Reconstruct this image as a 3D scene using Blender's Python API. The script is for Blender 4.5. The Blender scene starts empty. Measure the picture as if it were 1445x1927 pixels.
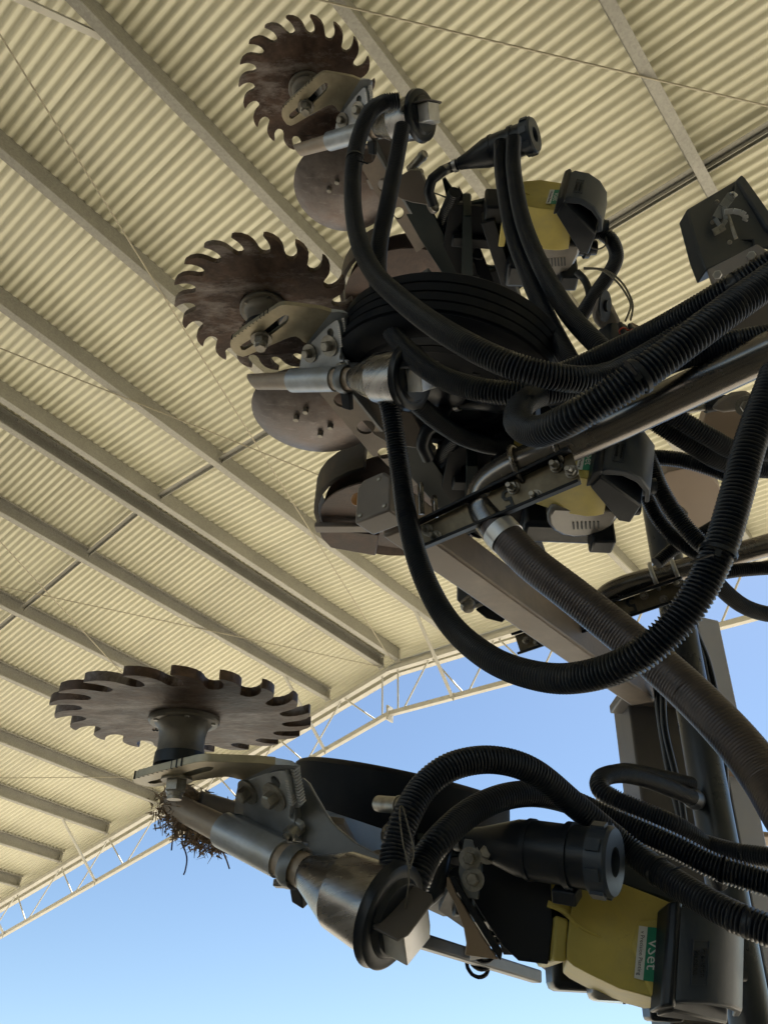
import bpy, bmesh, math, random
from mathutils import Vector, Matrix
from mathutils.geometry import tessellate_polygon
random.seed(7)
V = Vector
sc = bpy.context.scene
COL = sc.collection

# ------------------------------------------------------------------ camera, world, sun, exposure
FPX, CX, CY = 1447.0, 722.5, 963.5           # focal length and centre, in pixels of the photograph (1445 x 1927)
PITCH = math.radians(43.5)
cam_d = bpy.data.cameras.new('camera')
cam_d.sensor_fit = 'VERTICAL'; cam_d.sensor_height = 24.0; cam_d.lens = 24.0 * FPX / 1927.0
cam_d.clip_start = 0.02; cam_d.clip_end = 3000
cam = bpy.data.objects.new('camera', cam_d); COL.objects.link(cam)
cam.location = (0, 0, 0); cam.rotation_euler = (math.pi / 2 + PITCH, 0, 0)
sc.camera = cam

SUN_AZ, SUN_EL = math.radians(44), math.radians(60)     # azimuth from +Y towards +X
w = bpy.data.worlds.new('World'); sc.world = w; w.use_nodes = True
nt = w.node_tree; bg = nt.nodes['Background']
sky = nt.nodes.new('ShaderNodeTexSky'); sky.sky_type = 'NISHITA'; sky.sun_disc = False
sky.sun_elevation = SUN_EL; sky.sun_rotation = SUN_AZ
sky.air_density = 1.0; sky.dust_density = 0.4; sky.ozone_density = 1.0
tint = nt.nodes.new('ShaderNodeMix'); tint.data_type = 'RGBA'; tint.blend_type = 'MULTIPLY'; tint.inputs[0].default_value = 1.0; tint.inputs[7].default_value = (0.93, 0.985, 1.0, 1)
nt.links.new(sky.outputs[0], tint.inputs[6]); nt.links.new(tint.outputs[2], bg.inputs[0]); bg.inputs[1].default_value = 0.051
sd = bpy.data.lights.new('sun', 'SUN'); sd.energy = 5.0; sd.angle = math.radians(0.5); sd.color = (1.0, 0.965, 0.91)
sun = bpy.data.objects.new('sun', sd); COL.objects.link(sun)
sdir = V((math.sin(SUN_AZ) * math.cos(SUN_EL), math.cos(SUN_AZ) * math.cos(SUN_EL), math.sin(SUN_EL)))
sun.rotation_euler = (-sdir).to_track_quat('-Z', 'Y').to_euler(); sun.location = sdir * 60
sc.view_settings.view_transform = 'Standard'; sc.view_settings.look = 'None'
sc.view_settings.gamma = 1.0; sc.view_settings.use_curve_mapping = False
sc.view_settings.exposure = 1.67
sc.render.engine = 'CYCLES'
sc.cycles.max_bounces = 8; sc.cycles.diffuse_bounces = 5
sc.cycles.use_denoising = True

# ------------------------------------------------------------------ geometry helpers
cR, cD, cF = V((1, 0, 0)), V((0, math.sin(PITCH), -math.cos(PITCH))), V((0, math.cos(PITCH), math.sin(PITCH)))
def ray(x, y): return cR * ((x - CX) / FPX) + cD * ((y - CY) / FPX) + cF
def at(x, y, d): return ray(x, y) * d
T = V((0.036, -0.1297, 0.7500))               # spacing of the three stacked row units
def U(k, x, y, d): return at(x, y, d) - T * k  # point of a unit, in the lowest unit's place
def on(x, y, p0, n, k=0):                      # where the sight line meets a plane of unit k
    r = ray(x, y); o = -T * k
    return o + r * ((V(p0) - o).dot(n) / r.dot(n))

class MB:
    def __init__(s): s.v = []; s.f = []
    def add(s, vs, fs):
        o = len(s.v); s.v += [V(q) for q in vs]; s.f += [tuple(o + i for i in q) for q in fs]; return s
    def box(s, c, ex, ey, ez):                 # centre and three half-extent vectors
        c, ex, ey, ez = V(c), V(ex), V(ey), V(ez)
        vs = [c + ex * i + ey * j + ez * k for i in (-1, 1) for j in (-1, 1) for k in (-1, 1)]
        fs = [(0, 1, 3, 2), (4, 6, 7, 5), (0, 4, 5, 1), (2, 3, 7, 6), (0, 2, 6, 4), (1, 5, 7, 3)]
        return s.add(vs, fs)
    def bar(s, a, b, wd, ht, up=(0, 0, 1)):
        a, b = V(a), V(b); d = (b - a); l = d.length; d.normalize()
        x = d.cross(V(up)).normalized(); y = x.cross(d)
        return s.box((a + b) / 2, d * l / 2, x * wd / 2, y * ht / 2)
    def prism(s, pts, vec):                    # polygon swept along vec, polygon may be concave
        pts = [V(q) for q in pts]; vec = V(vec); n = len(pts)
        tri = tessellate_polygon([pts])
        fs = [tuple(t) for t in tri] + [tuple(n + i for i in reversed(t)) for t in tri]
        fs += [(i, (i + 1) % n, n + (i + 1) % n, n + i) for i in range(n)]
        return s.add(pts + [q + vec for q in pts], fs)
    def plate(s, loops, vec):                  # outer loop and hole loops swept along vec
        loops = [[V(q) for q in l] for l in loops]; vec = V(vec)
        flat = [q for l in loops for q in l]; n = len(flat)
        tri = tessellate_polygon(loops)
        fs = [tuple(t) for t in tri] + [tuple(n + i for i in reversed(t)) for t in tri]
        o = 0
        for l in loops:
            m = len(l)
            fs += [(o + i, o + (i + 1) % m, n + o + (i + 1) % m, n + o + i) for i in range(m)]
            o += m
        return s.add(flat + [q + vec for q in flat], fs)
    def lathe(s, p, d, prof, seg=32, closed=False):      # prof: (distance along d, radius)
        p = V(p); d = V(d).normalized(); x = d.orthogonal().normalized(); y = d.cross(x)
        vs, fs = [], []
        for t, r in prof:
            for i in range(seg):
                a = 2 * math.pi * i / seg
                vs.append(p + d * t + (x * math.cos(a) + y * math.sin(a)) * r)
        m = len(prof)
        for j in range(m if closed else m - 1):
            k = (j + 1) % m
            for i in range(seg): fs.append((j * seg + i, j * seg + (i + 1) % seg, k * seg + (i + 1) % seg, k * seg + i))
        if not closed:
            fs.append(tuple(reversed(range(seg)))); fs.append(tuple(range((m - 1) * seg, m * seg)))
        return s.add(vs, fs)
    def tube(s, pts, rad, seg=12, radf=None, step=0.01, cap=True, inner=0):
        P = resample(pts, step); n = len(P); vs, fs = [], []
        tang = [(P[min(i + 1, n - 1)] - P[max(i - 1, 0)]).normalized() for i in range(n)]
        x = tang[0].orthogonal().normalized()
        for i in range(n):
            x = (x - tang[i] * x.dot(tang[i])).normalized(); y = tang[i].cross(x)
            r = radf(i, i / (n - 1)) if radf else rad
            for j in range(seg):
                a = 2 * math.pi * j / seg
                vs.append(P[i] + (x * math.cos(a) + y * math.sin(a)) * r)
        for i in range(n - 1):
            for j in range(seg): fs.append((i * seg + j, i * seg + (j + 1) % seg, (i + 1) * seg + (j + 1) % seg, (i + 1) * seg + j))
        if cap: fs.append(tuple(reversed(range(seg)))); fs.append(tuple(range((n - 1) * seg, n * seg)))
        return s.add(vs, fs)
    def bolt(s, p, n, r=0.009, h=0.008, washer=True):   # hex head standing proud along n
        p = V(p); n = V(n).normalized()
        if washer: s.lathe(p - n * 0.001, n, [(0, r * 1.75), (0.003, r * 1.75)], 20)
        q = p + n * (0.002 if washer else 0)
        return s.lathe(q, n, [(0, r), (h, r), (h + r * .18, r * .82)], 6)
    def hull(s, pts):
        bm = bmesh.new()
        for q in pts: bm.verts.new(q)
        r = bmesh.ops.convex_hull(bm, input=bm.verts)
        bmesh.ops.delete(bm, geom=[g for g in r['geom_interior'] if isinstance(g, bmesh.types.BMVert)], context='VERTS')
        bmesh.ops.dissolve_limit(bm, angle_limit=0.05, verts=bm.verts, edges=bm.edges)
        bm.verts.index_update()
        s.add([q.co.copy() for q in bm.verts], [[q.index for q in g.verts] for g in bm.faces]); bm.free(); return s
    def build(s, name, mat, parent=None, bevel=0, sharp=38, loc=None, smooth=True):
        if parent is not None: loc = wloc(parent)
        if loc is None:
            loc = sum(s.v, V((0, 0, 0))) / len(s.v)
        me = bpy.data.meshes.new(name); me.from_pydata([tuple(q - loc) for q in s.v], [], s.f)
        bm = bmesh.new(); bm.from_mesh(me); bmesh.ops.recalc_face_normals(bm, faces=bm.faces); bm.to_mesh(me); bm.free()
        if smooth:
            me.polygons.foreach_set('use_smooth', [True] * len(me.polygons)); me.set_sharp_from_angle(angle=math.radians(sharp))
        me.materials.append(mat)
        o = bpy.data.objects.new(name, me); COL.objects.link(o)
        if parent is not None: o.parent = parent
        else: o.location = loc
        if bevel:
            b = o.modifiers.new('bevel', 'BEVEL'); b.width = bevel; b.segments = 2; b.limit_method = 'ANGLE'; b.angle_limit = math.radians(40)
            b.harden_normals = False
        return o
def wloc(o):
    l = V(o.location)
    while o.parent: o = o.parent; l = l + V(o.location)
    return l
def catmull(P, sub=12):
    P = [V(q) for q in P]
    if len(P) < 3: return P
    Q = [P[0] * 2 - P[1]] + P + [P[-1] * 2 - P[-2]]; out = []
    for i in range(1, len(Q) - 2):
        a, b, c, d = Q[i - 1], Q[i], Q[i + 1], Q[i + 2]
        for k in range(sub):
            t = k / sub
            out.append(0.5 * (b * 2 + (c - a) * t + (a * 2 - b * 5 + c * 4 - d) * t * t + (b * 3 - a - c * 3 + d) * t ** 3))
    out.append(P[-1]); return out
def resample(P, step):
    L = [0.0]
    for i in range(1, len(P)): L.append(L[-1] + (P[i] - P[i - 1]).length)
    n = max(2, int(round(L[-1] / step)) + 1); out = []; j = 0
    for i in range(n):
        t = L[-1] * i / (n - 1)
        while j < len(P) - 2 and L[j + 1] < t: j += 1
        u = (t - L[j]) / max(1e-9, L[j + 1] - L[j]); out.append(P[j].lerp(P[j + 1], min(1, u)))
    return out
def circ(c, n, r, m=20, x=None):
    n = V(n).normalized(); x = V(x).normalized() if x is not None else n.orthogonal().normalized(); y = n.cross(x)
    return [V(c) + (x * math.cos(2 * math.pi * i / m) + y * math.sin(2 * math.pi * i / m)) * r for i in range(m)]
def tag(o, label, cat, group=None, kind=None):
    o['label'] = label; o['category'] = cat
    if group: o['group'] = group
    if kind: o['kind'] = kind
    return o
def thing(name, loc, label, cat, group=None):
    o = bpy.data.objects.new(name, None); o.empty_display_size = 0.1; COL.objects.link(o); o.location = loc
    return tag(o, label, cat, group)

# ------------------------------------------------------------------ materials
def mat(name, col, rough=0.5, metal=0.0, var=0.25, scale=18.0, col2=None, bump=0.0, bscale=120.0, spec=0.5, dirt=None, dirt_scale=6.0, dirt_amt=0.5, stretch=None, rvar=0.15, wear=None, rnd=0):
    m = bpy.data.materials.new(name); m.use_nodes = True; n = m.node_tree.nodes; l = m.node_tree.links
    b = n['Principled BSDF']; tc = n.new('ShaderNodeTexCoord'); src = tc.outputs['Object']
    if stretch:
        mp = n.new('ShaderNodeMapping'); mp.inputs['Scale'].default_value = stretch; l.new(src, mp.inputs[0]); src = mp.outputs[0]
    tx = n.new('ShaderNodeTexNoise'); tx.inputs['Scale'].default_value = scale; tx.inputs['Detail'].default_value = 6; tx.inputs['Roughness'].default_value = 0.65
    l.new(src, tx.inputs['Vector'])
    cr = n.new('ShaderNodeValToRGB'); c2 = col2 or tuple(c * (1 - var) for c in col)
    cr.color_ramp.elements[0].position = 0.35; cr.color_ramp.elements[1].position = 0.68
    cr.color_ramp.elements[0].color = (*c2, 1); cr.color_ramp.elements[1].color = (*col, 1)
    l.new(tx.outputs['Fac'], cr.inputs[0]); out = cr.outputs[0]
    if dirt:
        t2 = n.new('ShaderNodeTexNoise'); t2.inputs['Scale'].default_value = dirt_scale; t2.inputs['Detail'].default_value = 8; t2.inputs['Roughness'].default_value = 0.7
        l.new(tc.outputs['Object'], t2.inputs['Vector'])
        r2 = n.new('ShaderNodeValToRGB'); r2.color_ramp.elements[0].position = 0.48; r2.color_ramp.elements[1].position = 0.72
        r2.color_ramp.elements[1].color = (dirt_amt,) * 3 + (1,); r2.color_ramp.elements[0].color = (0, 0, 0, 1)
        l.new(t2.outputs['Fac'], r2.inputs[0])
        mx = n.new('ShaderNodeMix'); mx.data_type = 'RGBA'; l.new(r2.outputs[0], mx.inputs[0]); l.new(out, mx.inputs[6]); mx.inputs[7].default_value = (*dirt, 1); out = mx.outputs[2]
    if wear:
        wc_, wsc, wlo, whi, wst = wear
        mp2 = n.new('ShaderNodeMapping'); mp2.inputs['Scale'].default_value = wst; mp2.inputs['Rotation'].default_value = (0.3, 0.2, 0.7); l.new(tc.outputs['Object'], mp2.inputs[0])
        t4 = n.new('ShaderNodeTexNoise'); t4.inputs['Scale'].default_value = wsc; t4.inputs['Detail'].default_value = 10; t4.inputs['Roughness'].default_value = 0.75; l.new(mp2.outputs[0], t4.inputs['Vector'])
        r4 = n.new('ShaderNodeValToRGB'); r4.color_ramp.elements[0].position = wlo; r4.color_ramp.elements[1].position = whi; l.new(t4.outputs['Fac'], r4.inputs[0])
        m4 = n.new('ShaderNodeMix'); m4.data_type = 'RGBA'; l.new(r4.outputs[0], m4.inputs[0]); l.new(out, m4.inputs[6]); m4.inputs[7].default_value = (*wc_, 1); out = m4.outputs[2]
    if rnd:
        oi = n.new('ShaderNodeObjectInfo'); mr5 = n.new('ShaderNodeMapRange'); mr5.inputs[3].default_value = 1 - rnd; mr5.inputs[4].default_value = 1.0; l.new(oi.outputs['Random'], mr5.inputs[0])
        m5 = n.new('ShaderNodeMix'); m5.data_type = 'RGBA'; m5.blend_type = 'MULTIPLY'; m5.inputs[0].default_value = 1; l.new(out, m5.inputs[6]); l.new(mr5.outputs[0], m5.inputs[7]); out = m5.outputs[2]
    l.new(out, b.inputs['Base Color'])
    mr = n.new('ShaderNodeMapRange'); mr.inputs[3].default_value = max(0.03, rough - rvar); mr.inputs[4].default_value = min(1, rough + rvar)
    l.new(tx.outputs['Fac'], mr.inputs[0]); l.new(mr.outputs[0], b.inputs['Roughness'])
    b.inputs['Metallic'].default_value = metal
    try: b.inputs['Specular IOR Level'].default_value = spec
    except KeyError: pass
    if bump:
        t3 = n.new('ShaderNodeTexNoise'); t3.inputs['Scale'].default_value = bscale; t3.inputs['Detail'].default_value = 4; l.new(src, t3.inputs['Vector'])
        bp = n.new('ShaderNodeBump'); bp.inputs['Strength'].default_value = bump; bp.inputs['Distance'].default_value = 0.002
        l.new(t3.outputs['Fac'], bp.inputs['Height']); l.new(bp.outputs[0], b.inputs['Normal'])
    return m
def galv(name, base, rough, metal, scale):
    m = bpy.data.materials.new(name); m.use_nodes = True; n = m.node_tree.nodes; l = m.node_tree.links
    b = n['Principled BSDF']; tc = n.new('ShaderNodeTexCoord')
    vo = n.new('ShaderNodeTexVoronoi'); vo.inputs['Scale'].default_value = scale; l.new(tc.outputs['Object'], vo.inputs['Vector'])
    hs = n.new('ShaderNodeSeparateColor'); l.new(vo.outputs['Color'], hs.inputs[0])
    cr = n.new('ShaderNodeValToRGB'); cr.color_ramp.elements[0].color = (*[c * .80 for c in base], 1); cr.color_ramp.elements[1].color = (*base, 1)
    l.new(hs.outputs[0], cr.inputs[0])
    ns = n.new('ShaderNodeTexNoise'); ns.inputs['Scale'].default_value = 3.0; ns.inputs['Detail'].default_value = 5; l.new(tc.outputs['Object'], ns.inputs['Vector'])
    mx = n.new('ShaderNodeMix'); mx.data_type = 'RGBA'; mx.blend_type = 'MULTIPLY'; mx.inputs[0].default_value = 0.35
    l.new(cr.outputs[0], mx.inputs[6]); l.new(ns.outputs['Fac'], mx.inputs[7]); l.new(mx.outputs[2], b.inputs['Base Color'])
    b.inputs['Roughness'].default_value = rough; b.inputs['Metallic'].default_value = metal
    return m
M = {}
M['ground'] = mat('dry_ground', (0.43, 0.385, 0.30), 0.95, 0, 0.3, 0.6, bump=0.4, bscale=8)
M['roof'] = mat('cream_roof_steel', (0.72, 0.69, 0.515), 0.33, 0, 0.06, 2.0, dirt=(0.5, 0.47, 0.38), dirt_scale=1.2, dirt_amt=0.35, wear=((0.5, 0.46, 0.36), 5.0, 0.62, 0.85, (1, 1, 1)), rnd=0.10)
M['purlin'] = galv('galvanised_purlin', (0.47, 0.455, 0.40), 0.55, 0.25, 70)
M['truss'] = mat('truss_steel', (0.62, 0.60, 0.53), 0.5, 0.1, 0.15, 5, dirt=(0.42, 0.38, 0.3), dirt_scale=3, dirt_amt=0.4)
M['rod'] = mat('brace_rod_steel', (0.42, 0.38, 0.28), 0.5, 0.3, 0.2, 9)
M['darkline'] = mat('bridging_steel', (0.16, 0.145, 0.12), 0.6, 0.3, 0.3, 6)
M['rust'] = mat('rusty_cast_steel', (0.095, 0.058, 0.043), 0.5, 0.45, 0.5, 30, dirt=(0.20, 0.125, 0.09), dirt_scale=14, dirt_amt=0.75, bump=0.35, bscale=160, wear=((0.30, 0.26, 0.245), 8.0, 0.50, 0.68, (1.0, 2.6, 1.0)))
M['disc'] = mat('worn_disc_steel', (0.215, 0.185, 0.178), 0.42, 0.55, 0.35, 40, dirt=(0.17, 0.10, 0.07), dirt_scale=9, dirt_amt=0.6, bump=0.2, bscale=260, wear=((0.33, 0.30, 0.295), 30.0, 0.55, 0.75, (1.0, 2.5, 1.0)))
M['opener'] = mat('rusty_opener_steel', (0.085, 0.056, 0.047), 0.55, 0.4, 0.5, 25, dirt=(0.15, 0.10, 0.075), dirt_scale=10, dirt_amt=0.7, bump=0.3, bscale=150)
M['zinc'] = mat('zinc_plate', (0.47, 0.50, 0.545), 0.4, 0.55, 0.3, 26, dirt=(0.33, 0.31, 0.27), dirt_scale=18, dirt_amt=0.55, bump=0.08)
M['zincy'] = mat('yellow_zinc_plate', (0.50, 0.44, 0.32), 0.42, 0.6, 0.3, 26, dirt=(0.28, 0.24, 0.17), dirt_scale=14, dirt_amt=0.6, bump=0.08)
M['hubsteel'] = mat('worn_hub_steel', (0.27, 0.25, 0.22), 0.45, 0.4, 0.3, 24, dirt=(0.14, 0.11, 0.09), dirt_scale=16, dirt_amt=0.6)
M['bolt'] = mat('zinc_bolt', (0.42, 0.40, 0.36), 0.42, 0.7, 0.4, 90, dirt=(0.2, 0.15, 0.11), dirt_scale=60, dirt_amt=0.6)
M['cone'] = mat('brushed_cone_steel', (0.33, 0.32, 0.32), 0.27, 0.92, 0.45, 14, dirt=(0.17, 0.14, 0.125), dirt_scale=8, dirt_amt=0.6, stretch=(1, 1, 6), rvar=0.12, wear=((0.10, 0.075, 0.06), 16, 0.62, 0.85, (1, 1, 1)))
M['tan'] = mat('worn_tan_tube', (0.44, 0.36, 0.29), 0.45, 0.15, 0.25, 22, dirt=(0.25, 0.2, 0.17), dirt_scale=25, dirt_amt=0.5)
M['hose'] = mat('black_hose_plastic', (0.008, 0.012, 0.021), 0.38, 0, 0.3, 40, spec=0.4, dirt=(0.045, 0.045, 0.046), dirt_scale=22, dirt_amt=0.4)  # bluish cast of the dark plastics puts sky glare into their colour
M['rubber'] = mat('black_tyre_rubber', (0.007, 0.009, 0.014), 0.6, 0, 0.3, 20, spec=0.16, dirt=(0.03, 0.029, 0.028), dirt_scale=9, dirt_amt=0.35)
M['black'] = mat('black_plastic', (0.010, 0.014, 0.022), 0.38, 0, 0.25, 24, spec=0.35, dirt=(0.045, 0.045, 0.046), dirt_scale=16, dirt_amt=0.3)
M['lid'] = mat('dark_grey_lid_plastic', (0.030, 0.042, 0.063), 0.4, 0, 0.2, 20, spec=0.45, dirt=(0.075, 0.075, 0.075), dirt_scale=12, dirt_amt=0.4)
M['paint'] = mat('dark_green_paint', (0.010, 0.022, 0.025), 0.48, 0, 0.3, 10, spec=0.3, dirt=(0.05, 0.045, 0.04), dirt_scale=7, dirt_amt=0.3)
M['blackpaint'] = mat('black_paint', (0.010, 0.013, 0.020), 0.5, 0, 0.3, 10, spec=0.28, dirt=(0.045, 0.043, 0.04), dirt_scale=8, dirt_amt=0.3)
M['channel'] = mat('dirty_channel_steel', (0.24, 0.205, 0.14), 0.42, 0.4, 0.4, 22, dirt=(0.09, 0.075, 0.055), dirt_scale=16, dirt_amt=0.8)
M['boxpaint'] = mat('dark_blue_grey_paint', (0.030, 0.040, 0.056), 0.42, 0.1, 0.2, 12, spec=0.35, dirt=(0.09, 0.085, 0.08), dirt_scale=10, dirt_amt=0.4)
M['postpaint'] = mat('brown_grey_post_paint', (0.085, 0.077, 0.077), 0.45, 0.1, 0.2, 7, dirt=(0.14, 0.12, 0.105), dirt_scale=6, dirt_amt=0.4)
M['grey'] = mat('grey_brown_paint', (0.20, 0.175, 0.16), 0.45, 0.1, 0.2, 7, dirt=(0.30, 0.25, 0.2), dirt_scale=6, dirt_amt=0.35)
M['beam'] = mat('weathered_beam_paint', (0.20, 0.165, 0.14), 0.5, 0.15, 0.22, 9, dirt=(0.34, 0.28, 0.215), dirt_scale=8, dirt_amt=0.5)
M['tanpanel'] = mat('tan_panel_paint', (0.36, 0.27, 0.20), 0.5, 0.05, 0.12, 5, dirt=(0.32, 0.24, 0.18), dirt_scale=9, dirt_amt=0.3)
M['post'] = mat('sky_lit_grey_paint', (0.33, 0.345, 0.42), 0.45, 0.1, 0.12, 5, dirt=(0.3, 0.26, 0.24), dirt_scale=5, dirt_amt=0.3)  # lilac of the sky light on this face is put into the colour
M['blueplate'] = mat('blue_grey_plate', (0.20, 0.215, 0.235), 0.42, 0.4, 0.25, 14, dirt=(0.13, 0.12, 0.11), dirt_scale=12, dirt_amt=0.4)
M['yellow'] = mat('yellow_hopper_plastic', (0.58, 0.475, 0.115), 0.5, 0, 0.2, 9, dirt=(0.33, 0.285, 0.14), dirt_scale=7, dirt_amt=0.65, wear=((0.16, 0.13, 0.08), 26, 0.62, 0.8, (1, 1, 3)))
M['clear'] = mat('smoky_clear_plastic', (0.22, 0.205, 0.19), 0.22, 0.0, 0.2, 12, dirt=(0.3, 0.27, 0.24), dirt_scale=9, dirt_amt=0.4, spec=0.7)
M['pipe'] = mat('bare_steel_pipe', (0.24, 0.225, 0.215), 0.24, 0.88, 0.3, 6, dirt=(0.13, 0.10, 0.085), dirt_scale=7, dirt_amt=0.5)
M['flex'] = mat('brown_flex_duct', (0.095, 0.08, 0.08), 0.38, 0.5, 0.3, 20, dirt=(0.15, 0.125, 0.115), dirt_scale=12, dirt_amt=0.4)
M['tubeblue'] = mat('black_pipe_gloss', (0.022, 0.027, 0.036), 0.3, 0, 0.2, 8, dirt=(0.05, 0.05, 0.05), dirt_scale=6, dirt_amt=0.3)
M['white'] = mat('white_print', (0.72, 0.73, 0.72), 0.5, 0, 0.08, 20)
M['green'] = mat('green_label', (0.015, 0.25, 0.145), 0.45, 0, 0.1, 20)
M['ink_and_shade'] = mat('dark_print_and_shade', (0.04, 0.045, 0.05), 0.6, 0, 0.1, 20)  # print, and the painted dark of openings, slots and cut-outs
M['straw'] = mat('dry_residue', (0.44, 0.32, 0.22), 0.9, 0, 0.6, 60)
M['twine'] = mat('blue_twine', (0.04, 0.03, 0.16), 0.7, 0, 0.3, 30)
M['galvbox'] = mat('bright_galvanised', (0.62, 0.62, 0.63), 0.36, 0.6, 0.15, 40, dirt=(0.4, 0.37, 0.32), dirt_scale=14, dirt_amt=0.35)
M['darkrust'] = mat('dark_rusty_guard', (0.055, 0.045, 0.04), 0.6, 0.2, 0.4, 20, dirt=(0.13, 0.085, 0.06), dirt_scale=9, dirt_amt=0.6)
M['orange'] = mat('amber_plastic', (0.38, 0.17, 0.045), 0.35, 0, 0.2, 30)
M['red'] = mat('red_seal_rubber', (0.5, 0.08, 0.05), 0.5, 0, 0.2, 30)
M['column'] = M['truss']

# ------------------------------------------------------------------ setting: ground and the open shed
GZ = -1.6
g = MB(); S = 1500.0
g.add([(-S, -S, GZ), (S, -S, GZ), (S, S, GZ), (-S, S, GZ)], [(0, 1, 2, 3)])
o = g.build('ground', M['ground'], loc=V((0, 0, GZ))); o['kind'] = 'structure'

YAW, SL = math.radians(40.2), math.radians(7.4)
A = V((math.sin(YAW), math.cos(YAW), 0)); B = V((math.cos(YAW), -math.sin(YAW), 0)); Z = V((0, 0, 1))
BR_, ZR = -6.117, 6.035                        # ridge line: b and height of the purlins' lower flanges there
TS = math.tan(SL)
PH = 0.20                                      # purlin height
A0, A1 = -16.0, 7.62                           # roof length (a)
BL_, BRT = -16.9, 7.6                          # eaves
TA = 7.36                                      # plane of the end truss
def zl(b): return ZR - TS * abs(b - BR_)       # lower flange height
def W3(a, b, z): return A * a + B * b + Z * z
shed = thing('shed', W3(0, BR_, GZ), 'open-sided farm shed with cream corrugated roof on galvanised purlins and light trusses', 'shed')
# corrugated sheets
PITCHC, COVER = 0.0762, 0.762
n_sheet = int((A1 + 0.02 - A0) / COVER)
for side in (-1, 1):
    bE = BRT if side > 0 else BL_
    mesh = None
    for i in range(n_sheet + 1):
        a_hi = A1 - i * COVER
        if mesh is None:
            vs, fs = [], []; N = 84            # 10.5 corrugations
            for j in range(N + 1):
                x = -COVER * 1.05 * j / N
                dz = 0.0110 * (1 + math.cos(2 * math.pi * x / PITCHC)) + 0.007 * (j / N) ** 2 - 0.002
                for b in (BR_ + side * 0.03, (BR_ + bE) / 2, bE):
                    vs.append(A * x + B * (b - BR_) + Z * (zl(b) + PH + dz))
            for j in range(N):
                for k in range(2):
                    fs.append((j * 3 + k, j * 3 + k + 1, j * 3 + k + 4, j * 3 + k + 3))
            mb = MB().add(vs, fs); base = V(A * 0)
            o = mb.build('roof_sheet', M['roof'], loc=V((0, 0, 0))); mesh = o.data
            o.parent = shed
        else:
            o = bpy.data.objects.new('roof_sheet', mesh); COL.objects.link(o); o.parent = shed
        o.location = (A * a_hi + B * BR_) - V(shed.location)
# purlins
def purlin(b, ridge=False):
    s = 1 if b > BR_ else -1                   # downslope direction
    w_, t_, lip = 0.072, 0.0035, 0.02
    z0 = zl(b)
    bw = b + s * (w_ if s > 0 else 0)          # web on the downslope side
    def rect(b0, b1, z0_, z1_, a0=A0, a1=TA - 0.02):
        return W3((a0 + a1) / 2, (b0 + b1) / 2, (z0_ + z1_) / 2), A * (a1 - a0) / 2, B * (b1 - b0) / 2, Z * (z1_ - z0_) / 2
    m = MB(); up = PH - 0.002
    if s > 0: web, lo, hi = b + w_, b, b + w_
    else: web, lo, hi = b, b, b + w_
    m.box(*rect(web - s * t_ if s > 0 else web, web if s > 0 else web + t_, z0 + t_, z0 + up - t_))
    m.box(*rect(lo, hi, z0, z0 + t_)); m.box(*rect(lo, hi, z0 + up - t_, z0 + up))
    op = lo if s > 0 else hi
    l0, l1 = (op, op + t_) if s > 0 else (op - t_, op)
    m.box(*rect(l0, l1, z0 + t_, z0 + lip)); m.box(*rect(l0, l1, z0 + up - lip, z0 + up - t_))
    p = m.build('purlin', M['purlin'], shed, smooth=False)
    sm = MB(); a = A0 + 0.1
    while a < TA - 0.1:
        c = (lo + hi) / 2
        if c > -9.2 or a > 1.5: sm.lathe(W3(a, c, z0 + up - t_ - 0.022), Z, [(0, 0.0028), (0.021, 0.0032)], 5)
        a += PITCHC * 3
    k = sm.build('screw_tips', M['darkline'], p); k['kind'] = 'stuff'
    return p
for b in (-5.97, -4.91, -3.60, -2.314, -1.047, 0.185, 1.45, 2.72, 3.99, 5.26, 6.5, 7.45): purlin(b)
for b in (-6.265, -7.315, -8.64, -9.86, -11.25, -12.59, -13.95, -15.25, -16.75): purlin(b)
# bridging bars between purlins
def bridge(a, b0, b1):
    m = MB(); h = 0.09
    p, q = W3(a, b0, zl(b0) + h), W3(a, b1, zl(b1) + h)
    m.bar(p, q, 0.05, 0.004); m.bar(p + A * 0.023 - Z * 0.022, q + A * 0.023 - Z * 0.022, 0.004, 0.04)
    m.build('bridging', M['purlin'], shed, smooth=False)
def a_of(x, y, zb):                            # point on the roof underside seen at a pixel
    r = ray(x, y); s = 1 if zb == 'R' else -1
    n = V((B.x * TS * s, B.y * TS * s, 1)); k = ZR + 0.09 + TS * s * BR_
    return r * (k / r.dot(n))
bas = [-5.90, -4.84, -3.53, -2.24, -0.98, 0.25, 1.52, 2.79, 4.06, 5.33, 6.57]
aR = a_of(418, 862, 'R').dot(A)
for i in range(len(bas) - 1):
    bridge(aR, bas[i], bas[i + 1]); bridge(aR - 6.3, bas[i], bas[i + 1])
aR6 = a_of(1200, 383, 'R').dot(A)
bal = [-6.265, -7.315, -8.64, -9.86, -11.25, -12.59, -13.95, -15.25, -16.75]
for i in range(len(bal) - 1):
    bridge(aR, bal[i] - 0.0, bal[i + 1] + 0.072); bridge(aR - 6.3, bal[i], bal[i + 1] + 0.072)
for i in range(2, len(bas) - 1): bridge(aR6, bas[i], bas[i + 1])
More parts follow.
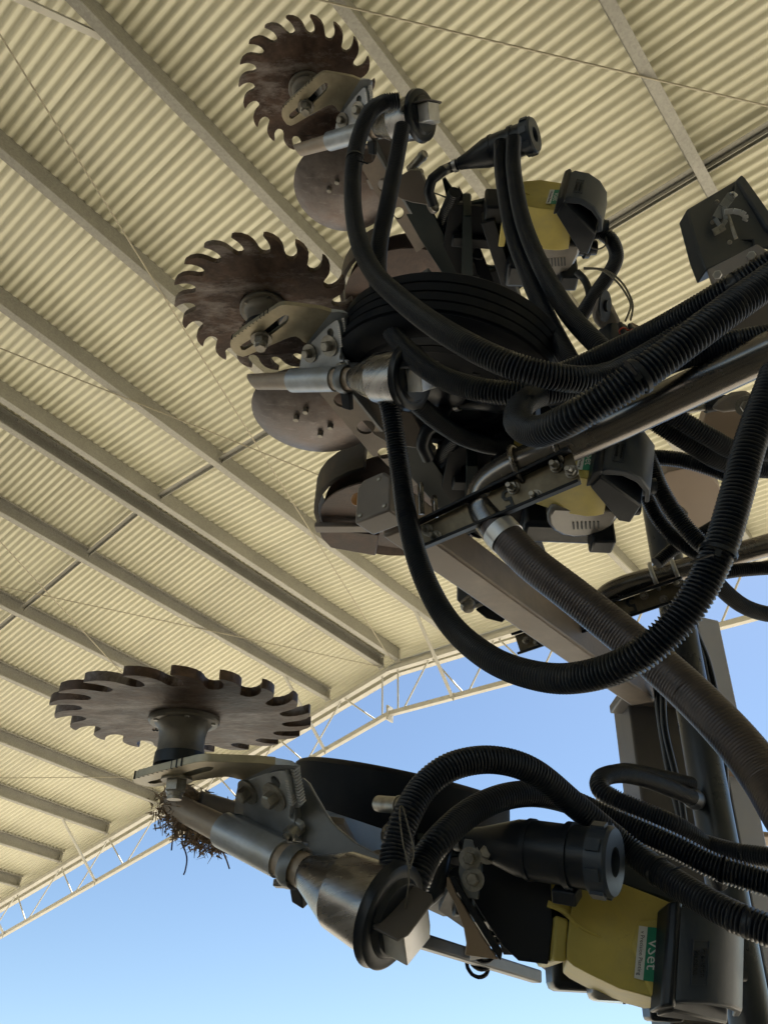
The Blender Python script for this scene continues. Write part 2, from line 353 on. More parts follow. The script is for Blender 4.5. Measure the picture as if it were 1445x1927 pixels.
# end truss (parallel chords following both slopes)
def zch(b, off): return off - TS * abs(b - BR_)
def slope_bar(nm, a0, a1, top, bot, mt, b0=BL_ + .3, b1=BRT - .3, parent=shed):
    for lo, hi in ((b0, BR_), (BR_, b1)):
        m = MB()
        vs = []
        for b in (lo, hi):
            for a in (a0, a1):
                for z in (bot, top): vs.append(W3(a, b, zch(b, z)))
        m.add(vs, [(0, 1, 3, 2), (4, 6, 7, 5), (0, 4, 5, 1), (2, 3, 7, 6), (0, 2, 6, 4), (1, 5, 7, 3)])
        m.build(nm, mt, parent, smooth=False, bevel=0.004)
slope_bar('top_chord', TA - 0.05, TA + 0.03, 5.975, 5.91, M['truss'])
slope_bar('bottom_chord', TA - 0.03, TA + 0.035, 5.295, 5.23, M['truss'])
slope_bar('barge_board', A1 + 0.005, A1 + 0.012, 6.29, 5.985, M['truss'], BL_, BRT)
slope_bar('barge_flange', A1 - 0.075, A1 + 0.004, 5.99, 5.985, M['truss'], BL_, BRT)
def webs(b_top, b_bot, r=0.0125):
    m = MB(); p, q = W3(TA, b_top, zch(b_top, 5.915)), W3(TA, b_bot, zch(b_bot, 5.29))
    m.lathe(p, q - p, [(0, r), ((q - p).length, r)], 10); m.build('web_bar', M['truss'], shed)
def tb(x, y):
    r = ray(x, y); return (r * (TA / r.dot(A))).dot(B)
webs(tb(719.5, 1265), tb(719.5, 1345)); webs(tb(748.5, 1256), tb(749, 1330))
tR = [tb(806, 1240)]; bRn = [tb(755, 1329), tb(876, 1296)]
dR = bRn[1] - bRn[0]
for i in range(14):
    bb, bt = bRn[0] + dR * i, bRn[0] + dR * (i + 0.5)
    if bt > BRT - .4: break
    webs(bt - .04, bb + .05); webs(bt + .04, bb + dR - .05)
bl0 = tb(712, 1342)
bl_nodes = [tb(75, 1711), tb(166.6, 1660), tb(261.6, 1605.5)]
dL = (bl_nodes[2] - bl_nodes[0]) / 2
k0 = bl_nodes[2] - BR_
i = 0; bb = bl0
while bb > BL_ + .9:
    nb = bb - dL
    webs((bb + nb) / 2 + .04, bb - .05); webs((bb + nb) / 2 - .04, nb + .05); bb = nb
# fly braces from purlin to bottom chord
def fly(p, q, r=0.02):
    m = MB(); m.bar(p, q, r * 2, r * 1.4); m.build('fly_brace', M['truss'], shed, smooth=False, bevel=0.002)
def fl(bp, bb):
    fly(W3(TA - 0.95, bp, zl(bp) + 0.03), W3(TA - 0.02, bb, zch(bb, 5.25)))
for (x, y, bp) in ((853, 1316, -4.9), (614, 1402, -7.3), (181, 1665, -12.57), (12, 1752, -15.23)):
    fl(bp, tb(x, y))
fl(-2.28, -1.9); fl(0.22, .7); fl(-9.84, -9.9)
tp = a_of(190, 69, 'R'); fly(tp, at(-10, -24, tp.dot(cF) * .93), 0.022)
# cleats and gusset plates at the truss
for b in (-5.93, -6.23, -4.87, -7.28, -8.6, -9.82, -11.2, -12.55, -13.9, -15.2, -3.56, -2.28):
    m = MB(); m.box(W3(TA - 0.055, b, zl(b) + 0.06), A * 0.004, B * 0.05, Z * 0.09)
    m.build('cleat', M['truss'], shed, smooth=False)
m = MB(); m.box(W3(TA + 0.0, BR_, 5.26), A * 0.06, B * 0.012, Z * 0.11); m.bolt(W3(TA - 0.065, BR_ + .03, 5.20), -A, .014)
m.bolt(W3(TA - 0.065, BR_ + .02, 5.33), -A, .014); m.build('gusset_plate', M['truss'], shed, smooth=False)
for x, y in ((853, 1316), (181, 1665), (614, 1402), (12, 1752)):
    b = tb(x, y); m = MB(); m.prism([W3(TA - .036, b - .05, zch(b, 5.29)), W3(TA - .036, b + .05, zch(b, 5.29)), W3(TA - .036, b + .03, zch(b, 5.17))], A * -0.006)
    m.build('gusset_plate', M['truss'], shed, smooth=False)
# cross bracing rods just under the purlins
def rod(q1, q2, z=-0.012, r=0.0065, ext=0.0):
    P = []
    for x, y, s in (q1[:3], q2[:3]):
        rr = ray(x, y); sg = 1 if s == 'R' else -1
        n = V((B.x * TS * sg, B.y * TS * sg, 1)); P.append(rr * ((ZR + z + TS * sg * BR_) / rr.dot(n)))
    d = P[1] - P[0]; P[0] = P[0] - d * ext; P[1] = P[1] + d * (ext if len(q2) < 4 else 0)
    m = MB(); m.lathe(P[0], d, [(0, r), ((P[1] - P[0]).length, r)], 8); m.build('brace_rod', M['rod'], shed)
rod((-20, 32, 'R'), (738, 1245, 'R', 1)); rod((0, 655, 'R'), (575, 884, 'R'), ext=0.2)
rod((600, 0, 'R'), (1445, 200, 'R'), ext=0.3); rod((0, 1103, 'L'), (716, 1255, 'L'))
rod((0, 1018, 'L'), (245, 1283, 'L'), ext=0.3); rod((0, 1464, 'L'), (260, 1462, 'L'), ext=.4)
# unseen sheeted right wall, added to block light from that side
def wall(p, q, h0, h1):
    d = (q - p); L_ = d.length; d.normalize(); nn_ = d.cross(Z); N = int(L_ / 0.2) * 4
    m = MB(); vs, fs = [], []
    for j in range(N + 1):
        x = L_ * j / N; off = nn_ * (0.014 if j % 4 in (1, 2) else -0.014); h = h0 + (h1 - h0) * x / L_
        vs += [p + d * x + off, p + d * x + off + Z * h]
    for j in range(N): fs.append((2 * j, 2 * j + 2, 2 * j + 3, 2 * j + 1))
    m.add(vs, fs); m.build('light_block_wall', M['roof'], shed, smooth=False)
wall(W3(A0, BRT - .15, GZ), W3(7.2, BRT - .15, GZ), zl(BRT - .15) + .2 - GZ, zl(BRT - .15) + .2 - GZ)
# ridge capping, columns at the eaves
m = MB()
for s in (-1, 1):
    m.add([W3(a, BR_ + s * x, zl(BR_ + s * x) + PH + .024) for a in (A0, A1) for x in (0, 0.22)], [(0, 1, 3, 2)])
m.build('ridge_capping', M['roof'], shed)
for a in (TA, -0.5, -8.2, -15.7):
    for b in (BL_ + .35, BRT - .35):
        m = MB(); m.box(W3(a, b, (GZ + zch(b, 5.9)) / 2), A * .09, B * .09, Z * (zch(b, 5.9) - GZ) / 2)
        m.build('column', M['column'], shed, bevel=.006)
#@@MACHINE
# ------------------------------------------------------------------ the row unit (built once in the lowest place)
Lx = T.normalized(); Fx = (V((1, 0, 0)) - Lx * Lx.x).normalized(); Dx = Lx.cross(Fx)
E0 = V((0.05, 1.25, 0.36))
GU = 'planter row units folded up one above the other'
unit = thing('planter_row_unit', E0, 'lowest and nearest row unit, its spiked wheel seen almost edge-on against roof and sky', 'planter unit', GU)

# spiked closing wheel
wc, wn, wr = V((-0.2537, 0.8924, 0.4835)), V((-0.009, -0.201, 0.9796)).normalized(), 0.161
wx = (V((1, 0, 0)) - wn * wn.x).normalized(); wy = wn.cross(wx)
def wheel_outline(n=19, ph=0.0):
    key = [(0.0, 1.0), (-.045, .978), (-.15, .935), (-.23, .885), (-.265, .835), (-.225, .79), (-.09, .768), (.07, .773), (.19, .81), (.265, .86), (.36, .91), (.5, .955), (.7, .99), (.9, 1.005)]
    loop = []
    for i in range(n): loop += [(i + a, r) for a, r in key]
    return [((a / n * 2 * math.pi + ph), r) for a, r in loop]
def toothed(c, x, y, R, n, ph, hand=1):
    P = []
    for a, r in wheel_outline(n, ph):
        P.append(c + (x * math.cos(a * hand) + y * math.sin(a * hand)) * (R * r))
    return P
pts = toothed(wc, wx, wy, wr, 19, 0.13, -1)
m = MB(); m.plate([pts, circ(wc, wn, 0.02, 20)], wn * 0.0115)
wheel = m.build('spiked_wheel', M['rust'], unit, bevel=0.0011, sharp=30)
def text_mesh(s, size, p, ex, ey, depth, mat_, name, parent, align='CENTER', bold=False, sx=1.0):
    cu = bpy.data.curves.new('t', 'FONT'); cu.body = s; cu.size = size; cu.align_x = align; cu.align_y = 'CENTER'; cu.extrude = depth; cu.resolution_u = 2
    if bold: cu.offset = size * 0.012
    ob = bpy.data.objects.new('t', cu); COL.objects.link(ob); bpy.context.view_layer.update()
    me = bpy.data.meshes.new_from_object(ob.evaluated_get(bpy.context.evaluated_depsgraph_get()))
    bpy.data.objects.remove(ob); bpy.data.curves.remove(cu)
    ex, ey = V(ex).normalized(), V(ey).normalized(); ez = ex.cross(ey)
    loc = wloc(parent) if parent is not None else V((0, 0, 0))
    for v in me.vertices:
        v.co = V(p) + ex * v.co.x * sx + ey * v.co.y + ez * v.co.z - loc
    me.materials.clear(); me.materials.append(mat_)
    o = bpy.data.objects.new(name, me); COL.objects.link(o); o.parent = parent; return o
text_mesh('ADET-5', 0.012, wc + wx * -0.04 + wy * 0.035 - wn * 0.0005, wx * -0.6 + wy * .8, wx * .8 + wy * .6, 0.0006, M['ink_and_shade'], 'stamped_lettering', wheel)
# hub, spindle, nut
h = wc - wn * 0.0005
m = MB(); m.lathe(h, -wn, [(0, .0445), (.004, .0445), (.0065, .042), (.007, .036), (.012, .031), (.022, .0285), (.038, .0285), (.044, .030)], 40)
hub = m.build('hub', M['hubsteel'], wheel)
for a in range(5):
    d = wx * math.cos(a * 1.2566) + wy * math.sin(a * 1.2566)
    mm = MB(); mm.lathe(h + d * .037 - wn * .006, -wn, [(0, .0035), (.0022, .003)], 8); mm.build('rivet', M['bolt'], hub)
m = MB(); m.lathe(h - wn * .044, -wn, [(0, .0305), (.014, .031), (.016, .027)], 36); m.build('hub_seal', M['black'], hub)
# slotted, toothed plate bent down at its right end
pc = wc - wn * 0.0645                           # top face of plate
px_ = lambda x, y: on(300 + x / 2.89, 420 + y / 2.89, wc - wn * 0.0735, wn, 1)
flat = [(386, 655), (391, 636), (402, 622), (440, 592), (480, 561), (540, 520), (600, 481), (645, 452), (668, 444), (700, 444), (790, 455), (880, 467), (935, 484),
        (800, 655), (782, 645), (765, 628), (742, 616), (715, 620), (690, 629), (600, 667), (540, 694), (490, 716), (455, 728), (425, 719), (402, 698), (389, 678)]
slot = [(440, 672), (452, 660), (560, 592), (655, 515), (685, 499), (705, 505), (704, 525), (690, 545), (600, 612), (540, 645), (465, 690), (446, 688)]
m = MB(); m.plate([[px_(*q) for q in flat], [px_(*q) for q in slot]], wn * 0.009)
# teeth cut along the upper left edge
sl = m.build('slotted_plate', M['zincy'], unit, bevel=0.001)
ed0, ed1 = px_(396, 630), px_(590, 488); dd = (ed1 - ed0).normalized(); on_ = wn.cross(dd)
for i in range(11):
    q = ed0.lerp(ed1, i / 10); mm = MB(); mm.box(q + wn * .0045, dd * .0009, on_ * .0012, wn * .0049); mm.build('notch', M['blackpaint'], sl)
hb0, hb1 = px_(935, 484), px_(800, 655)
e1 = V((.787, -.385, -.482)).normalized()      # axis of tube and cone
pn = V((-.62, -.33, -.71)); pn = (pn - e1 * pn.dot(e1)).normalized(); e2 = pn.cross(e1)   # bracket normal (to viewer), up
# bend: rounded strip from flat plate down to the upright flange behind the bracket
tt0 = V((-0.288, 1.013, 0.427))                # tip of the tube
bp = V((-.163, .926, .407))                    # on the bracket's face
br = lambda x, y, off=0.0: on(440 + x / 6.425, 1380 + y / 6.425, bp - pn * off, pn, 0)
fl_b = [br(130, 560, .012), br(690, 820, .012), br(790, 860, .012), br(760, 560, .012), br(720, 420, .012)]
top = hb0 - (hb0 - hb1) * 0.0
m = MB()
rows = []
for t in (0, .2, .4, .6, .8, 1):
    a = hb1.lerp(hb0, t); b_ = br(140, 590, .008).lerp(br(745, 430, .008), t); lowp = br(150, 880, .008).lerp(br(790, 900, .008), t)
    mid = a * .55 + b_ * .45 + (a - px_(640, 590)).normalized() * 0.011
    rows.append([a, a.lerp(mid, .5) + (a - px_(640, 590)).normalized() * .003, mid, b_, lowp])
th = 0.008
vs, fs = [], []
for r in rows:
    for q in r: vs.append(q)
n0 = len(vs)
inn = (px_(600, 560) - hb0.lerp(hb1, .5)).normalized()
for r in rows:
    for i, q in enumerate(r): vs.append(q + (wn if i == 0 else (wn * .6 - inn * .8 if i == 1 else (-pn if i > 2 else -inn))).normalized() * th)
K = 5
for i in range(5):
    for k in range(4):
        fs.append((i * K + k, i * K + k + 1, (i + 1) * K + k + 1, (i + 1) * K + k)); fs.append((n0 + i * K + k, n0 + (i + 1) * K + k, n0 + (i + 1) * K + k + 1, n0 + i * K + k + 1))
for k in range(4):
    fs.append((k, n0 + k, n0 + k + 1, k + 1)); fs.append((25 + k, 25 + k + 1, n0 + 25 + k + 1, n0 + 25 + k))
for i in range(5):
    fs.append((i * K, (i + 1) * K, n0 + (i + 1) * K, n0 + i * K)); fs.append((i * K + 4, n0 + i * K + 4, n0 + (i + 1) * K + 4, (i + 1) * K + 4))
m.add(vs, fs); m.build('bent_flange', M['zinc'], unit, sharp=50)
nut = wc - wn * 0.0735
m = MB(); m.lathe(nut, -wn, [(0, .019), (.003, .019)], 28); m.build('washer', M['bolt'], unit, sharp=30)
m = MB(); m.lathe(nut - wn * .003, -wn, [(0, .0135), (.012, .0135), (.0135, .0115)], 6); m.lathe(nut - wn * .0165, -wn, [(0, .0105), (.004, .0100)], 20)
m.lathe(nut + wn * .03, -wn, [(0, .009), (.055, .009)], 16); m.build('spindle_nut', M['bolt'], unit, sharp=25)

# tan tube, cut slanting at its tip
m = MB(); vs, fs = [], []; seg = 28
ring = [(0.0, .0), (.006, .0), (.02, 0), (.11, 0), (.25, 0)]
for j, (s_, _) in enumerate(ring):
    for i in range(seg):
        a = 2 * math.pi * i / seg; d = e2 * math.cos(a) + pn * math.sin(a); sh = (.010 * math.cos(a) - .008 * math.sin(a)) * max(0, 1 - s_ / .02)
        r = .0150 + .004 * s_ / .25
        vs.append(tt0 + e1 * (s_ - sh + .006) + d * r * (.96 if j == 0 else 1))
for j in range(len(ring) - 1):
    for i in range(seg): fs.append((j * seg + i, j * seg + (i + 1) % seg, (j + 1) * seg + (i + 1) % seg, (j + 1) * seg + i))
for i in range(seg): vs.append(vs[i] * 1.0 + (tt0 - vs[i]) * .14 + e1 * .001)
for i in range(seg): vs.append(vs[i] + (tt0 - vs[i]) * .14 + e1 * .05)
o_ = len(ring) * seg
for i in range(seg):
    j = (i + 1) % seg; fs.append((i, o_ + i, o_ + j, j)); fs.append((o_ + i, o_ + seg + i, o_ + seg + j, o_ + j))
fs.append(tuple(range(seg))[::-1]) if False else None
fs = [q for q in fs if q]
m.add(vs, fs); m.build('seed_tube', M['tan'], unit, sharp=60)
# bracket plate and its saddle round the tube
outl = [(80, 622), (200, 555), (350, 500), (470, 466), (560, 452), (610, 462), (650, 540), (672, 640), (690, 740), (692, 850), (680, 930), (668, 1010), (690, 1045), (760, 1080), (800, 1110), (815, 1160), (795, 1210), (740, 1240), (680, 1235), (640, 1215), (590, 1222), (555, 1255), (0, 965), (8, 880), (20, 760), (40, 660)]
hole = circ(br(505, 590), pn, .0075, 16)
m = MB(); m.plate([[br(*q) for q in outl], hole], -pn * 0.0075); brk = m.build('tube_bracket', M['zinc'], unit, bevel=0.001)
def teeth(a, b, n, off, parent):
    for i in range(n):
        q = a.lerp(b, i / (n - 1)); d = (b - a).normalized(); mm = MB(); mm.box(q - pn * .004, d * .0011, d.cross(pn) * .0026, pn * .0046); mm.build('tooth', M['galvbox'], parent)
teeth(br(640, 575), br(692, 860), 10, 0, brk)
teeth(br(715, 450, .006), br(795, 850, .006), 12, 0, brk)
ax0 = tt0 + e1 * .0
def axp(s_, u, n_): return tt0 + e1 * s_ + e2 * u + pn * n_
prof = []; cr_ = .0215
fold0 = br(0, 965); un = (fold0 - tt0).dot(e2); nn = (fold0 - tt0).dot(pn)
prof.append((un, nn)); prof.append((un * .75 + cr_ * .79 * .25, nn * .75 - cr_ * .62 * .25))
for k in range(19):
    a = math.radians(128 - k * 16.5); prof.append((cr_ * math.sin(a) , cr_ * math.cos(a)))
inner = [(u * .84, n_ * .84) if i > 1 else (u, n_ - .004) for i, (u, n_) in enumerate(prof)]
s0, s1 = .112, .214
vs = [axp(s_, u, n_) for s_ in (s0, s1) for (u, n_) in prof + inner[::-1]]
n_p = len(prof) * 2; m = MB(); fs = [(i, (i + 1) % n_p, n_p + (i + 1) % n_p, n_p + i) for i in range(n_p)]
h_ = len(prof)
for i in range(h_ - 1):
    fs.append((i, n_p - 1 - i, n_p - 2 - i, i + 1)); fs.append((n_p + i, n_p + i + 1, 2 * n_p - 2 - i, 2 * n_p - 1 - i))
m.add(vs, fs); m.build('tube_saddle', M['zinc'], brk, sharp=50)
pa, pb = V((-.168, .924, .404)), V((-.131, .896, .390))
for q, r in ((br(180, 700), .0088), (br(500, 760), .0098)):
    m = MB(); m.lathe(q, pn, [(0, r * 1.9), (.003, r * 1.9)], 24); m.lathe(q + pn * .003, pn, [(0, r), (.011, r), (.0128, r * .8)], 6)
    m.build('hex_bolt', M['bolt'], unit, sharp=25)
q = br(740, 1160); m = MB(); m.lathe(q + pn * .012, -pn, [(0, .0085), (.005, .009), (.009, .0095), (.02, .0095)], 18); m.lathe(q + pn * .018, -pn, [(0, .0045), (.01, .0045)], 12)
m.build('clamp_bolt', M['bolt'], unit)
# clamp ring and latch
s_ = .232; c = axp(s_, 0, 0)
m = MB(); m.lathe(c - e1 * .02, e1, [(0, .0165), (.05, .0165)], 24); m.build('tube_neck', M['pipe'], unit)
m = MB(); P = []
m.lathe(c, e1, [(.0, .0195), (-.004, .0235), (.004, .0255), (.012, .0235), (.009, .0195)], 32, closed=True); m.build('clamp_ring', M['blueplate'], unit, sharp=60)
m = MB(); m.hull([c + e1 * a + e2 * (-.023 - b_) + pn * n_ for a, b_, n_ in ((-.006, 0, -.006), (.014, 0, -.006), (-.006, 0, .006), (.014, 0, .006), (-.004, .026, -.004), (.012, .03, -.004), (-.004, .026, .008), (.012, .03, .006))])
m.build('clamp_latch', M['blackpaint'], unit, bevel=.002)
# cone, seam, black lid, sheet box
m = MB(); cs = axp(.234, 0, 0)
m.lathe(cs, e1, [(0, .0135), (.008, .0140), (.074, .0405), (.0745, .0412), (.139, .0470)], 56); cone = m.build('cone', M['cone'], unit, sharp=14)
lc = axp(.373, 0, 0)
m = MB(); m.lathe(lc, e1, [(-.004, .048), (-.004, .054), (.0, .0520), (.006, .0520), (.0085, .049), (.0085, .040), (.014, .036), (.016, .02)], 56); m.build('cone_lid', M['black'], unit, sharp=40)
lb = axp(.3855, -.001, .002)
m = MB(); w2, h2, d2 = .027, .018, .03
def bx_(s_, u, n_): return lb + e1 * s_ + e2 * u + pn * n_
m.prism([bx_(0, h2, -w2), bx_(.020, h2, -w2), bx_(.029, h2, -w2 + .014), bx_(.029, h2, w2), bx_(0, h2, w2)], e2 * -2 * h2)
bxo = m.build('sheet_box', M['galvbox'], unit, bevel=.0015)
m = MB(); m.prism([bx_(-.004, h2 + .001, -w2 - .003), bx_(.024, h2 + .001, -w2 - .003), bx_(.031, h2 + .001, -w2 + .004), bx_(.033, h2 + .001, w2 - .004), bx_(.028, h2 + .001, w2 + .008), bx_(-.004, h2 + .001, w2 + .008)], e2 * .003)
m.build('box_top', M['postpaint'], bxo, bevel=.001)

# rail with round holes (unit's tail), its triangular side plate
hz = V((-.105, .99, .344))
rl = lambda x, y: on(300 + x / 2.89, 420 + y / 2.89, hz, Lx, 1)
ro = [(862, 912), (1000, 905), (1012, 900), (1130, 1045), (1255, 1200), (1330, 1300), (1420, 1412), (1350, 1445), (1262, 1340), (1190, 1265), (1160, 1268), (1020, 1100), (940, 1005)]
def el(x, y, rx, ry, n=18): return [rl(x + rx * math.cos(2 * math.pi * i / n), y + ry * math.sin(2 * math.pi * i / n)) for i in range(n)]
m = MB(); m.plate([[rl(*q) for q in ro], el(1000, 962, 52, 40), el(1122, 1110, 50, 38), el(1222, 1252, 36, 30)], Lx * .006)
rail = m.build('holed_rail', M['beam'], unit, bevel=.001)
r0, r1 = rl(1010, 898), rl(1420, 1405)
m = MB(); m.prism([r0, r1, r1 + Lx * .075, r0 + Lx * .06], (r1 - r0).normalized().cross(Lx) * .006); m.build('rail_side', M['blueplate'], rail, bevel=.001)
# bluish triangular plate beside the bracket (seen from the side on the lowest unit)
t0 = V((-.075, .935, .345)); tn = V((-.30, -.90, -.30)).normalized()
tp_ = lambda x, y: on(440 + x / 6.425, 1380 + y / 6.425, t0, tn, 0)
tri_ = [(785, 525), (830, 535), (905, 600), (960, 700), (1030, 820), (1110, 960), (1190, 1080), (1320, 1200), (1480, 1330), (1800, 1500), (1800, 1700), (860, 1480), (900, 1330), (820, 1310)]
m = MB(); m.prism([tp_(*q) for q in tri_], -tn * .008); side = m.build('side_plate', M['blueplate'], unit, bevel=.0015)
m = MB(); m.prism([tp_(*q) for q in ((775, 525), (800, 530), (835, 1310), (815, 1320))], tn * .02); m.build('side_flange', M['blueplate'], side, bevel=.0015)

# link bar with two bolts, spindle above it
la, lb_ = V((.013, 1.056, .399)), V((.051, 1.116, .350))
ln = V((.55, -.75, -.36)).normalized(); ld = (lb_ - la).normalized(); lw = ln.cross(ld)
m = MB()
P = [la + (lw * math.cos(t) - ld * math.sin(t)) * .017 for t in [math.pi * k / 8 for k in range(9)]]
P += [lb_ + (-lw * math.cos(t) + ld * math.sin(t)) * .015 for t in [math.pi * k / 8 for k in range(9)]]
m.prism(P, -ln * .008); lk = m.build('link_bar', M['grey'], unit, bevel=.001)
for q in (la, lb_): m = MB(); m.bolt(q, ln, .0085, .009); m.build('link_bolt', M['bolt'], unit, sharp=25)
q = la + Lx * .03 - ld * .012; m = MB(); m.lathe(q - ln * .03, ln, [(0, .011), (.05, .011), (.05, .013), (.054, .013), (.054, .0115), (.062, .0115), (.064, .009)], 20); m.build('pivot_pin', M['bolt'], unit, sharp=30)
# dark green arms and plates of the frame, traced in the top unit
def arm(name, pts, p0, n, th, mt, k=2):
    n = V(n).normalized(); m = MB(); m.prism([on(x, y, p0, n, k) for x, y in pts], -n * th); return m.build(name, mt, unit, bevel=.0015)
pa0 = V((.03, 1.06, .36))
arm('rail_plate', [(716, 258), (740, 262), (757, 330), (772, 320), (792, 322), (800, 345), (812, 380), (805, 386), (775, 381), (752, 374), (735, 362), (700, 310), (700, 275)], V((-.02, 1.0, .37)), -Lx * .9 - Dx * .35, .01, M['grey'])
arm('lower_arm', [(747, 373), (800, 381), (815, 402), (850, 470), (866, 522), (838, 524), (790, 450)], V((.05, 1.10, .36)), -Lx * .97 - Dx * .1, .012, M['paint'])
arm('upper_arm', [(811, 362), (850, 378), (860, 420), (868, 460), (866, 520), (905, 540), (920, 534), (890, 450), (871, 395), (858, 362), (848, 350), (838, 335), (832, 338), (840, 372)], V((.14, 1.16, .40)), -Lx * .9 - Dx * .3, .012, M['paint'])
arm('gusset', [(855, 377), (863, 350), (880, 380), (905, 470), (935, 545), (905, 545), (880, 450)], V((.16, 1.13, .40)), -Lx * .8 - Dx * .5, .012, M['blackpaint'])
for q in ((872, 385), (884, 393), (878, 372)):
    m = MB(); m.bolt(on(q[0], q[1], V((.16, 1.13, .40)), (-Lx * .5 - Dx * .8).normalized(), 2), -Lx * .5 - Dx * .8, .007, .007); m.build('frame_bolt', M['bolt'], unit, sharp=25)
# cream-brown strut of the lowest unit (parallel arm end), with dark channel beside it
sp = V((.115, 1.03, .25)); sn = V((-.15, -.95, -.25)).normalized()
# rusty opener discs and their guard
oc = V((.005, 1.44, .505)); onr = (Lx * .98 + Dx * .12 - Fx * .08).normalized()
m = MB(); m.lathe(oc, onr, [(0, .182), (.004, .182), (.012, .12), (.022, .05), (.018, .05), (.008, .12), (-.001, .182)], 64, closed=True); m.build('opener_disc', M['opener'], unit, sharp=50)
m = MB(); m.lathe(oc - onr * .035, (Lx * .98 - Dx * .12), [(0, .19), (.004, .19), (.008, .1), (.0, .04), (-.004, .1)], 64, closed=True); m.build('opener_disc', M['opener'], unit, sharp=50)
m = MB(); P = []
for k in range(9):
    a = math.radians(158 + k * 11); P.append(oc + Fx * math.cos(a) * .205 + Dx * math.sin(a) * .205)
vs = [q + Lx * z_ for q in P for z_ in (-.022, .05)] + [oc + (q - oc) * .95 + Lx * z_ for q in P for z_ in (-.022, .05)]
n9 = 18; fs = []
for k in range(8):
    a, b_ = 2 * k, 2 * k + 2
    fs += [(a, b_, b_ + 1, a + 1), (n9 + a, n9 + a + 1, n9 + b_ + 1, n9 + b_), (a, n9 + a, n9 + b_, b_), (a + 1, b_ + 1, n9 + b_ + 1, n9 + a + 1)]
fs += [(0, 1, n9 + 1, n9), (16, n9 + 16, n9 + 17, 17)]
m.add(vs, fs); m.build('disc_guard', M['darkrust'], unit, sharp=60)
m = MB(); m.bar(oc + Fx * -.20 + Dx * .02 - Lx * .05, oc + Fx * .05 + Dx * .0 - Lx * .05, .028, .012, Lx); m.build('scraper_bar', M['grey'], unit, bevel=.002)
m = MB(); m.prism([oc + Fx * f_ + Dx * d_ - Lx * .045 for f_, d_ in ((-.195, .03), (-.19, .075), (-.17, .12), (-.06, .15), (-.05, .05))], Lx * .02); m.build('cast_scraper', M['opener'], unit, bevel=.003)
# parallel arm / main frame rail, running back to the toolbar
f0 = V((-.02, 1.16, .27)); f1 = V((.55, 1.95, .33))
m = MB(); m.bar(at(765, 1762, 1.16), at(1010, 1838, 1.36), .022, .020, Lx); m.build('parallel_arm', M['blueplate'], unit, bevel=.003)

# ------------------------------------------------ seed meter, hopper, lid
hp = V((.317, 1.052, .255)); hn = V((-.05, -.985, -.12)).normalized()
hq = lambda x, y, off=0: on(900 + x / 2.651, 1380 + y / 2.651, hp - hn * off, hn, 0)
front = [(466, 770), (560, 752), (700, 742), (850, 800), (1000, 862), (1075, 905), (1070, 960), (1020, 1300), (960, 1318), (880, 1322), (700, 1272), (560, 1205), (475, 1160), (440, 1130), (438, 1080), (452, 940), (470, 840)]
m = MB(); vec = Dx * .105 + Fx * .015 - Lx * .008
m.prism([hq(*q) for q in front], vec); hop = m.build('hopper', M['yellow'], unit, bevel=.006)
m = MB(); m.prism([hq(*q, .02) for q in ((322, 735), (380, 712), (470, 770), (460, 850), (470, 930), (400, 880), (345, 850), (314, 830))], Dx * .07); m.build('hopper_handle', M['yellow'], hop, bevel=.004)
m = MB(); m.prism([hq(*q, .004) for q in ((385, 905), (450, 930), (437, 1080), (438, 1140), (372, 1135), (378, 1000))], Dx * .12); m.build('hopper_flange', M['yellow'], hop, bevel=.003)
m = MB(); m.tube([hq(345, 850, .0), hq(420, 880, -.003), hq(480, 945, -.003), hq(540, 985, -.003), hq(610, 1015, -.001)], .003, 8, radf=lambda i, t: .0042 * (1 - t * .7)); m.build('moulded_rib', M['yellow'], hop)
m = MB(); m.prism([hq(*q, -.003) for q in ((795, 930), (930, 925), (905, 1290), (890, 1320), (860, 1310), (765, 1055))], Dx * .03); m.build('label_boss', M['yellow'], hop, bevel=.003)
# upper black dome of the hopper
m = MB(); m.prism([hq(*q, .03) for q in ((690, 744), (720, 640), (820, 650), (960, 720), (1060, 830), (1090, 890), (1076, 912), (1000, 862), (850, 798))], Dx * .12); m.build('hopper_top', M['lid'], hop, bevel=.006)
# printed label
lf = lambda x, y, off: hq(x, y, -.0035 - off)
def quad(pts, mt, name, par):
    m = MB(); m.prism(pts, hn * .0006); return m.build(name, mt, par, smooth=False)
lab = quad([lf(*q, 0) for q in ((843, 966), (916, 972), (886, 1243), (820, 1232))], M['green'], 'green_label', hop)
quad([lf(*q, 0) for q in ((800, 960), (843, 966), (820, 1232), (775, 1220))], M['white'], 'white_label', hop)
ey = (lf(916, 972, 0) - lf(843, 966, 0)).normalized(); ex = (lf(820, 1232, 0) - lf(843, 966, 0)).normalized()
text_mesh('vSet', .0195, lf(868, 1105, .0008), ex, ey, .0002, M['white'], 'label_lettering', lab)
text_mesh('v Precision Planting', .0068, lf(809, 1095, .0008), ex, ey, .0002, M['ink_and_shade'], 'label_lettering', lab, sx=.92)
# dark grey hood lid: profile swept along the unit's long axis
lidp = [V((.330, 1.046, .235)), V((.336, 1.024, .235)), V((.352, 1.016, .235)), V((.385, 1.022, .235)), V((.415, 1.040, .235)), V((.436, 1.066, .235)), V((.443, 1.098, .235)),
        V((.435, 1.100, .235)), V((.428, 1.072, .235)), V((.408, 1.050, .235)), V((.380, 1.034, .235)), V((.352, 1.032, .235))]
